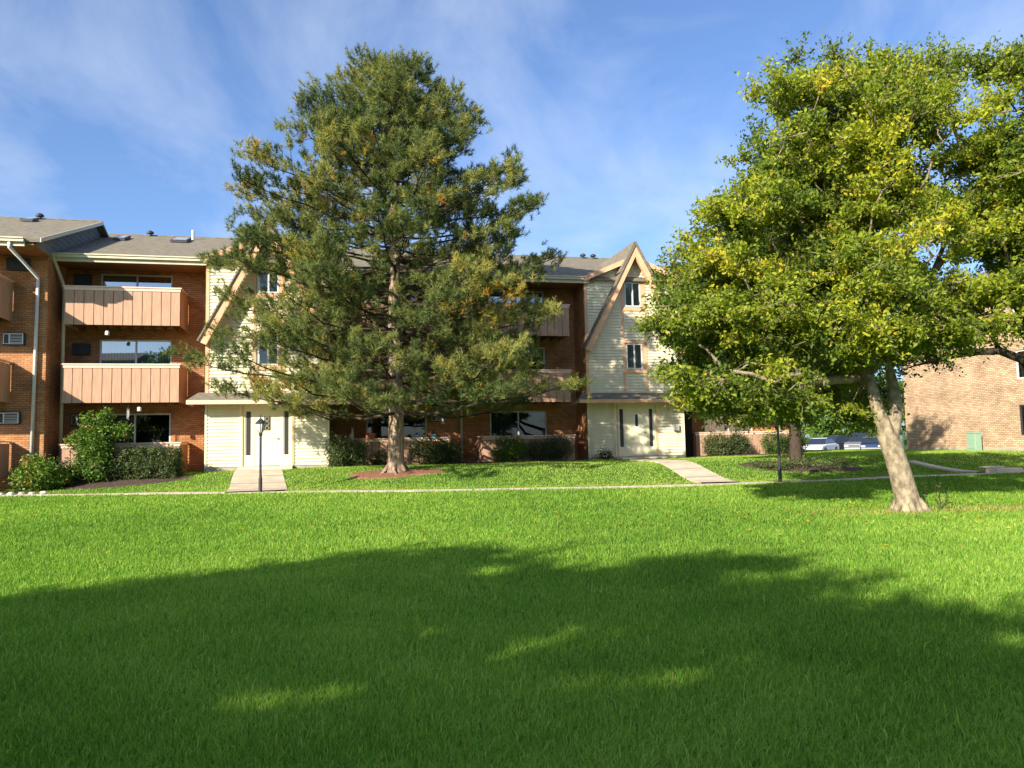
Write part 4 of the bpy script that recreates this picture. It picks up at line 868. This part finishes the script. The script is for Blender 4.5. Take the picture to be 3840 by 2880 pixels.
# ------------------------------------------------------------------ parked cars
def car(label, x, y, rz_, paint, kind):
    z = .17; t = thing('parked_car', label, 'car', (x, y, z), rz_, 'cars in the parking lot')
    if kind == 'pickup': L_, H, prof = 5.6, 1.85, [(-2.8, .55), (-2.8, 1.05), (-1.0, 1.08), (-1.0, 1.08), (.95, 1.08), (2.6, 1.0), (2.8, .8), (2.8, .5)]; cab = [(-.95, 1.08), (-.8, 1.80), (.15, 1.85), (.95, 1.10)]
    elif kind == 'suv': L_, H, prof = 4.6, 1.68, [(-2.3, .5), (-2.3, 1.0), (-1.0, 1.05), (1.0, 1.02), (2.2, .90), (2.3, .55)]; cab = [(-2.2, 1.02), (-1.95, 1.6), (-.2, 1.68), (.4, 1.6), (1.15, 1.02)]
    else: L_, H, prof = 4.6, 1.42, [(-2.3, .45), (-2.3, .85), (-1.6, .95), (1.0, .92), (2.1, .78), (2.3, .55)]; cab = [(-1.75, .93), (-.95, 1.38), (.0, 1.44), (.45, 1.38), (1.25, .92)]
    low = [(L_/2, .28), (-L_/2, .28)]
    pts = prof+low; hw = .88
    b = MB(); n = len(pts)
    for yy, k in ((-hw, 1), (-hw*.9, 1)): pass
    # body lofted across the width with rounded shoulders
    secs = [(-hw, .93), (-hw*.93, 1.0), (hw*.93, 1.0), (hw, .93)]
    for yy, k in secs: b.v += [(px_*(1 if abs(yy) < hw else .985), yy, .28+(pz-.28)*k) for px_, pz in pts]
    for s in range(3): b.f += [(s*n+i, s*n+(i+1) % n, (s+1)*n+(i+1) % n, (s+1)*n+i) for i in range(n)]
    b.f += [tuple(range(n))[::-1], tuple(3*n+i for i in range(n))]
    # roof shell
    m = len(cab); o = len(b.v); 
    rf = [(px_*.96+.0, pz) for px_, pz in cab[1:-1]]; r_ = len(rf)
    for yy in (-hw*.76, hw*.76): b.v += [(p, yy, q+.012) for p, q in rf]
    b.f += [(o+i, o+i+1, o+r_+i+1, o+r_+i) for i in range(r_-1)]
    body = obj('body', b, paint, t, smooth=False, bevel=.04)
    g = MB()
    for yy, k in ((-hw*.9, 0), (-hw*.76, 1), (hw*.76, 1), (hw*.9, 0)): pass
    o = 0; A_ = [(p, -hw*(.93 if i in (0, m-1) else .78), q) for i, (p, q) in enumerate(cab)]; B_ = [(p, hw*(.93 if i in (0, m-1) else .78), q) for i, (p, q) in enumerate(cab)]
    g.v = A_+B_; g.f = [(i, i+1, m+i+1, m+i) for i in range(m-1)]+[tuple(range(m)), tuple(range(2*m-1, m-1, -1))]
    obj('windows', g, 'car_glass', t)
    for sx in (-L_*.31, L_*.31):
        for sy in (-hw+.08, hw-.08):
            w = obj('wheel', MB().tube([(sx, sy-.11, .33), (sx, sy+.11, .33)], .33, 18), 'rubber', t)
            obj('rim', MB().tube([(sx, sy-.118, .33), (sx, sy+.118, .33)], .20, 12), 'rim', w)
    for sy in (-.65, .65):
        obj('taillight', MB().box(-L_/2-.02, -L_/2+.06, sy-.15, sy+.15, .72, .86), 'tail_red', t); obj('headlight', MB().box(L_/2-.08, L_/2+.015, sy-.16, sy+.16, .60, .72), 'head_lamp', t)
    obj('bumper', MB().box(-L_/2-.05, -L_/2+.05, -.8, .8, .32, .5).box(L_/2-.04, L_/2+.06, -.8, .8, .32, .5), 'plastic_grey', t, bevel=.03)
car('white sedan parked nearest the black trunk', 26.6, 67.3, R(230), 'car_white', 'sedan')
car('dark sedan parked between the white car and the pickup', 31.6, 76, R(205), 'car_black', 'suv')
car('silver pickup truck parked behind the dark blue hatchback', 32.4, 72.5, R(235), 'car_silver', 'pickup')
car('dark blue hatchback parked just left of the leaning trunk', 31.1, 67.4, R(245), 'car_blue', 'sedan')

# red sign beyond the cars
t = thing('road_sign', 'small red sign on a post behind the parked cars', 'sign', (43.0, 84, float(gz(43, 84)))); obj('pole', MB().tube([(0, 0, -.1), (0, 0, 2.3)], .04, 6), 'white_metal', t); obj('plate', MB().tube([(0, -.02, 2.3), (0, .02, 2.3)], .42, 8), 'sign_red', t)
# far trees beyond the parking lot
for i, (x, y, h, w, lb) in enumerate([(24, 92, 9, 3.4, 'pale green tree far behind the parking lot, behind the black trunk'), (31, 96, 7, 3.6, 'low rounded green tree far behind the white car'), (38, 92, 6.0, 3.6, 'bright yellow green low tree behind the parked cars'), (45, 94, 8.5, 3.6, 'pale green tree behind the cars, next to the leaning trunk'),
                                     (53, 98, 11, 4.6, 'tall pale tree behind the corner of the tan brick building'), (16, 95, 11, 4.4, 'tall dark tree behind the end of the apartment building'), (62, 100, 10, 4.5, 'far tree hidden mostly by the tan brick building')]):
    z = float(gz(x, y)); bl = [(np.array([x, y, z+h*.58]), 0, (w, w*.8, h*.40)), (np.array([x-w*.4, y, z+h*.35]), 0, (w*.7, w*.6, h*.25)), (np.array([x+w*.4, y, z+h*.4]), 0, (w*.7, w*.6, h*.28))]
    broad('far_tree', lb, [(x, y, z-.2), (x, y, z+h*.15), (x, y, z+h*.35), (x, y, z+h*.6)], [.3, .25, .2, .1], [], bl, 70, .42, 'leaves_far', 'bark_dark', ntw=6, nleaf=14, twl=1.1, group='trees beyond the parking lot', tintf=lambda c: .5, cspr=3, kscale=2)

# ------------------------------------------------------------------ what shades the foreground: a house and trees behind the camera
G1 = np.array([-SX, -SY, SZ])/SZ
def back(gx_, gy_, h): p = np.array([gx_, gy_, 0])+G1*h; return p
p0 = back(-5.6, 8.15, 8.8); p1 = back(-.9, 10.05, 8.8); dd = unit(p1-p0); ang = math.atan2(dd[1], dd[0]); p1 = p1-dd*3.2
HB = thing('brick_house', 'brick apartment block with a straight eave standing behind the camera', 'apartment building', (p1[0], p1[1], 0), ang)
obj('wall', MB().box(-34, .0, -4.4, -.5, -.2, 8.5), 'brick', HB)
obj('roof', MB().slab([(-34.5, 0, 8.65), (.3, 0, 8.65), (.3, -2.4, 9.5), (-34.5, -2.4, 9.5)], (0, 0, .15)).slab([(-34.5, -4.9, 8.65), (.3, -4.9, 8.65), (.3, -2.4, 9.5), (-34.5, -2.4, 9.5)], (0, 0, .15)), 'shingle', HB)
for i in range(8):
    for l in range(3): obj('window', MB().box(-32+i*4, -30.2+i*4, -.5, -.45, 1.2+l*2.7, 2.6+l*2.7), 'car_glass', HB)
GAPS = [(-1.4, 5.05, .6, .22, .25), (.85, 5.30, .65, .22, .12), (1.6, 5.7, .4, .09, .12), (-3.9, 6.1, .6, .14, .1)]  # leaf holes cut along the sun rays to let light flecks onto the lawn
def cutgap(P):
    g = P[:, :2]+np.array([SX, SY])*(P[:, 2:3]/SZ); k = np.zeros(len(P), bool)
    for x, y, a, b, an in GAPS:
        dx, dy = g[:, 0]-x, g[:, 1]-y; X_ = dx*math.cos(an)+dy*math.sin(an); Y_ = -dx*math.sin(an)+dy*math.cos(an)
        k |= (X_/a)**2+(Y_/b)**2 < 1
    return k
def backtree(label, cx, cy, hc, a, c, n, blobs=None, seedt=.4):
    bl = blobs or [(np.array([cx, cy, hc]), 0, (a, a, c))]
    broad('shade_tree', label, [(cx, cy, -.2), (cx, cy, 1), (cx, cy, 2.4), (cx, cy, hc)], [.35, .27, .24, .12], [], bl, n, .20, 'leaves_green', 'bark_dark', ntw=9, nleaf=16, twl=.75, cut=cutgap, group='trees behind the camera', tintf=lambda c_: .45, k0=2, cspr=1.8)
q = back(.0, 0, 0)
hl = math.hypot(SX, SY)
def cen(s, c): return s*np.array([SX, SY])/hl+c*np.array([SY, -SX])/hl
for i, (s, c, hc, a, cv, n, lb) in enumerate([(1.2, -3.1, 6.6, 3.3, 3.9, 330, 'large dense tree behind the camera, nearest the house corner'), (.3, -.3, 5.6, 2.8, 3.5, 270, 'smaller tree behind the camera to its right'), (1.2, -6.4, 6.0, 2.9, 3.3, 320, 'broad tree behind the camera in front of the house'), (-3.0, 2.7, 5.0, 2.6, 3.0, 150, 'low tree behind the camera furthest to the right')]):
    g = cen(s, c); p = g-np.array([SX, SY])*(hc/SZ)
    backtree(lb, p[0], p[1], hc, a, cv, n)

# ------------------------------------------------------------------ grass blades
def grass():
    YM = 47.; y0 = 3.1; N = 900000
    # constant density on screen: p(Y) ~ Y * Y^-1.8
    al = .8; u_ = RS.rand(N); Y = (y0**(1-al)+u_*(YM**(1-al)-y0**(1-al)))**(1/(1-al))
    X = RS.uniform(-.76, .76, N)*Y+RS.uniform(-.6, .6, N)
    p = yp(X)
    keep = ~((Y > p+.02) & (Y < p+.88))
    def strip(pts, w):
        k = np.zeros(len(X), bool)
        for a, b in zip(pts, pts[1:]):
            a = np.array(a); b = np.array(b); d = b-a; L2 = d@d; t = np.clip(((X-a[0])*d[0]+(Y-a[1])*d[1])/L2, 0, 1); k |= np.hypot(X-a[0]-t*d[0], Y-a[1]-t*d[1]) < w
        return k
    keep &= ~strip(w1, .80) & ~strip(w2, .56) & ~strip([(15.25, 25.4), (14.3, 28.0)], .22)
    for x, y, rx, ry in ((-3.9, 25.7, 1.6, .65), (9.6, 26.1, 2.05, .9), (15.75, 25.0, .55, .3)): keep &= ((X-x)/rx)**2+((Y-y)/ry)**2 > 1
    for u, v, rx, ry in ((-14.6, -.75, 2.95, .95), (-17.6, -2.0, 1.65, .75), (-.3, .7, 3.5, .75), (11, 1.8, 2.9, .65)):
        x, y = uv(u, v); keep &= ((X-x)/rx)**2+((Y-y)/ry)**2 > 1
    U = X*EU.x+(Y-30.4)*EU.y; V = X*EN.x+(Y-30.4)*EN.y
    keep &= ~((U < -16.4) & (V > -1.8)) & ~((U > -16.5) & (U < -7) & (V > -.05)) & ~((U > -7) & (U < 7.95) & (V > 1.15)) & ~((U > 7.9) & (U < 14.8) & (V > 2.35)) & ~((U > 22.2))
    keep &= ~((U > -10.2) & (U < -8.25) & (V > -.8)) & ~((U > 4.7) & (U < 6.7) & (V > .45))
    # tree footprints
    keep &= np.hypot(X-TX, Y-TY) > .27
    # worn patch by the leaning tree
    worn = np.maximum(np.exp(-(((X-TX-1.6)/2.4)**2+((Y-TY+.05)/.42)**2)), .8*np.exp(-(((X-TX+.5)/1.6)**2+((Y-TY+.35)/.3)**2)))
    edge = np.exp(-((Y-p-1.35)/.30)**2)*(.35+.35*np.sin(X*1.3)*np.sin(X*.37+2)); bank = (Y > p+1.2)
    keep &= RS.rand(N) > worn*.45
    X, Y, worn, edge, bank = X[keep], Y[keep], worn[keep], edge[keep], bank[keep]; n = len(X); Z = gz(X, Y)
    cl = .5+.5*np.sin(X*1.9+np.sin(Y*2.3)*1.5)*np.sin(Y*1.7+np.cos(X*1.1)*2)
    h = (.040+.030*RS.rand(n))*(1+.25*cl)*np.clip(1.25-Y*.012, .8, 1.3); h[RS.rand(n) > .985] *= 1.6
    h *= np.where(bank, .8, 1); w = np.clip(.0019+.00029*Y, 0, .012)*RS.uniform(.7, 1.2, n)
    az = RS.uniform(0, 2*math.pi, n); lean = RS.uniform(.05, .75, n)+.1*cl; la = np.stack([np.cos(az), np.sin(az), 0*az], 1)+np.array([.15, -.1, 0])
    fa = RS.uniform(0, 2*math.pi, n); wv = np.stack([np.cos(fa), np.sin(fa), 0*fa], 1)*w[:, None]
    B = np.stack([X, Y, Z-.004], 1); M = B+la*(h*lean*.28)[:, None]+np.array([0, 0, 1])*(h*.60)[:, None]; Tp = B+la*(h*lean)[:, None]+np.array([0, 0, 1])*(h*(1.02-.3*lean))[:, None]
    v = np.stack([B-wv, B+wv, M+wv*.75, M-wv*.75, Tp], 1)
    big = .5+.5*np.sin(X*.31+1.2+np.sin(Y*.23))*np.sin(Y*.27+np.sin(X*.19)*2)
    tint = .35+.22*big+.10*cl+RS.normal(0, .13, n)+.03*(Y > 12)
    tint = np.where(bank, tint+.06, tint)
    dry = (RS.rand(n) < worn*.75) | (RS.rand(n) < edge*.6) | (RS.rand(n) < .006)
    tint = np.where(dry, RS.uniform(.88, 1, n), np.clip(tint, 0, .84))
    o = npmesh('grass', v, 5, 'grass_blades', None, tint, tris=[(0, 1, 2, 3), (3, 2, 4)])
    setp(o, 'short bright green mown grass covering the lawn', 'grass', None, 'stuff'); print('blades', n)
grass()

# ------------------------------------------------------------------ light, sky, camera
sd = bpy.data.lights.new('sun', 'SUN'); sd.energy = 5.0; sd.angle = R(.53); sd.color = (1, .90, .76)
so = bpy.data.objects.new('sun', sd); C.objects.link(so); so.rotation_euler = SUN.to_track_quat('-Z', 'Y').to_euler(); so.location = (-20, -30, 30)
wd = bpy.data.worlds.new('World'); SC.world = wd; wd.use_nodes = True; nt = wd.node_tree; L = nt.links.new
bg = nt.nodes['Background']; bg.inputs[1].default_value = .085
sk = nt.nodes.new('ShaderNodeTexSky'); sk.sky_type = 'NISHITA'; sk.sun_disc = False
el = math.asin(-SUN.z); sk.sun_elevation = el; sk.sun_rotation = math.atan2(-SUN.x, -SUN.y); sk.air_density = 1.0; sk.dust_density = 1.3; sk.ozone_density = 2.2
tc = nt.nodes.new('ShaderNodeTexCoord')
# thin cirrus: stretched noise over the sky direction
sx = nt.nodes.new('ShaderNodeSeparateXYZ'); L(tc.outputs['Generated'], sx.inputs[0])
mz = nt.nodes.new('ShaderNodeMath'); mz.operation = 'ADD'; mz.inputs[1].default_value = .22; L(sx.outputs[2], mz.inputs[0])
dx = nt.nodes.new('ShaderNodeMath'); dx.operation = 'DIVIDE'; L(sx.outputs[0], dx.inputs[0]); L(mz.outputs[0], dx.inputs[1])
dy = nt.nodes.new('ShaderNodeMath'); dy.operation = 'DIVIDE'; L(sx.outputs[1], dy.inputs[0]); L(mz.outputs[0], dy.inputs[1])
cb = nt.nodes.new('ShaderNodeCombineXYZ'); L(dx.outputs[0], cb.inputs[0]); L(dy.outputs[0], cb.inputs[1])
mp = nt.nodes.new('ShaderNodeMapping'); mp.inputs['Rotation'].default_value = (0, 0, R(-20)); mp.inputs['Scale'].default_value = (1.7, 1.2, 1); mp.inputs['Location'].default_value = (.6, 1.3, 0); L(cb.outputs[0], mp.inputs[0])
n1 = nt.nodes.new('ShaderNodeTexNoise'); n1.inputs['Scale'].default_value = 1.5; n1.inputs['Detail'].default_value = 10; n1.inputs['Roughness'].default_value = .58; n1.inputs['Distortion'].default_value = .45; L(mp.outputs[0], n1.inputs['Vector'])
rp = nt.nodes.new('ShaderNodeMapRange'); rp.inputs[1].default_value = .40; rp.inputs[2].default_value = .85; rp.inputs[3].default_value = .03; rp.inputs[4].default_value = .60; L(n1.outputs['Fac'], rp.inputs[0])
mx = nt.nodes.new('ShaderNodeMix'); mx.data_type = 'RGBA'; L(rp.outputs[0], mx.inputs[0])
tn = nt.nodes.new('ShaderNodeMix'); tn.data_type = 'RGBA'; tn.blend_type = 'MULTIPLY'; tn.inputs[0].default_value = 1; tn.inputs[7].default_value = (.82, 1.0, 1.28, 1); L(sk.outputs[0], tn.inputs[6])
L(tn.outputs[2], mx.inputs[6]); mx.inputs[7].default_value = (5.2, 5.8, 6.8, 1); L(mx.outputs[2], bg.inputs[0])

cam = bpy.data.cameras.new('camera'); co = bpy.data.objects.new('camera', cam); C.objects.link(co); SC.camera = co
p_, r_ = math.atan(130.5/1671), .0205
F_ = Vector((0, math.cos(p_), math.sin(p_))); R0 = Vector((1, 0, 0)); U0 = Vector((0, -math.sin(p_), math.cos(p_)))
RR = R0*math.cos(r_)-U0*math.sin(r_); UU = U0*math.cos(r_)+R0*math.sin(r_)
co.matrix_world = Matrix(((RR.x, UU.x, -F_.x, 0), (RR.y, UU.y, -F_.y, 0), (RR.z, UU.z, -F_.z, 1.6), (0, 0, 0, 1)))
cam.sensor_width = 36; cam.lens = 36*1671/2212; cam.clip_start = .1; cam.clip_end = 6000
SC.view_settings.view_transform = 'Standard'; SC.view_settings.look = 'None'; SC.view_settings.gamma = 1; SC.view_settings.exposure = 1.05
SC.cycles.max_bounces = 6; SC.cycles.transparent_max_bounces = 12; SC.cycles.use_denoising = True
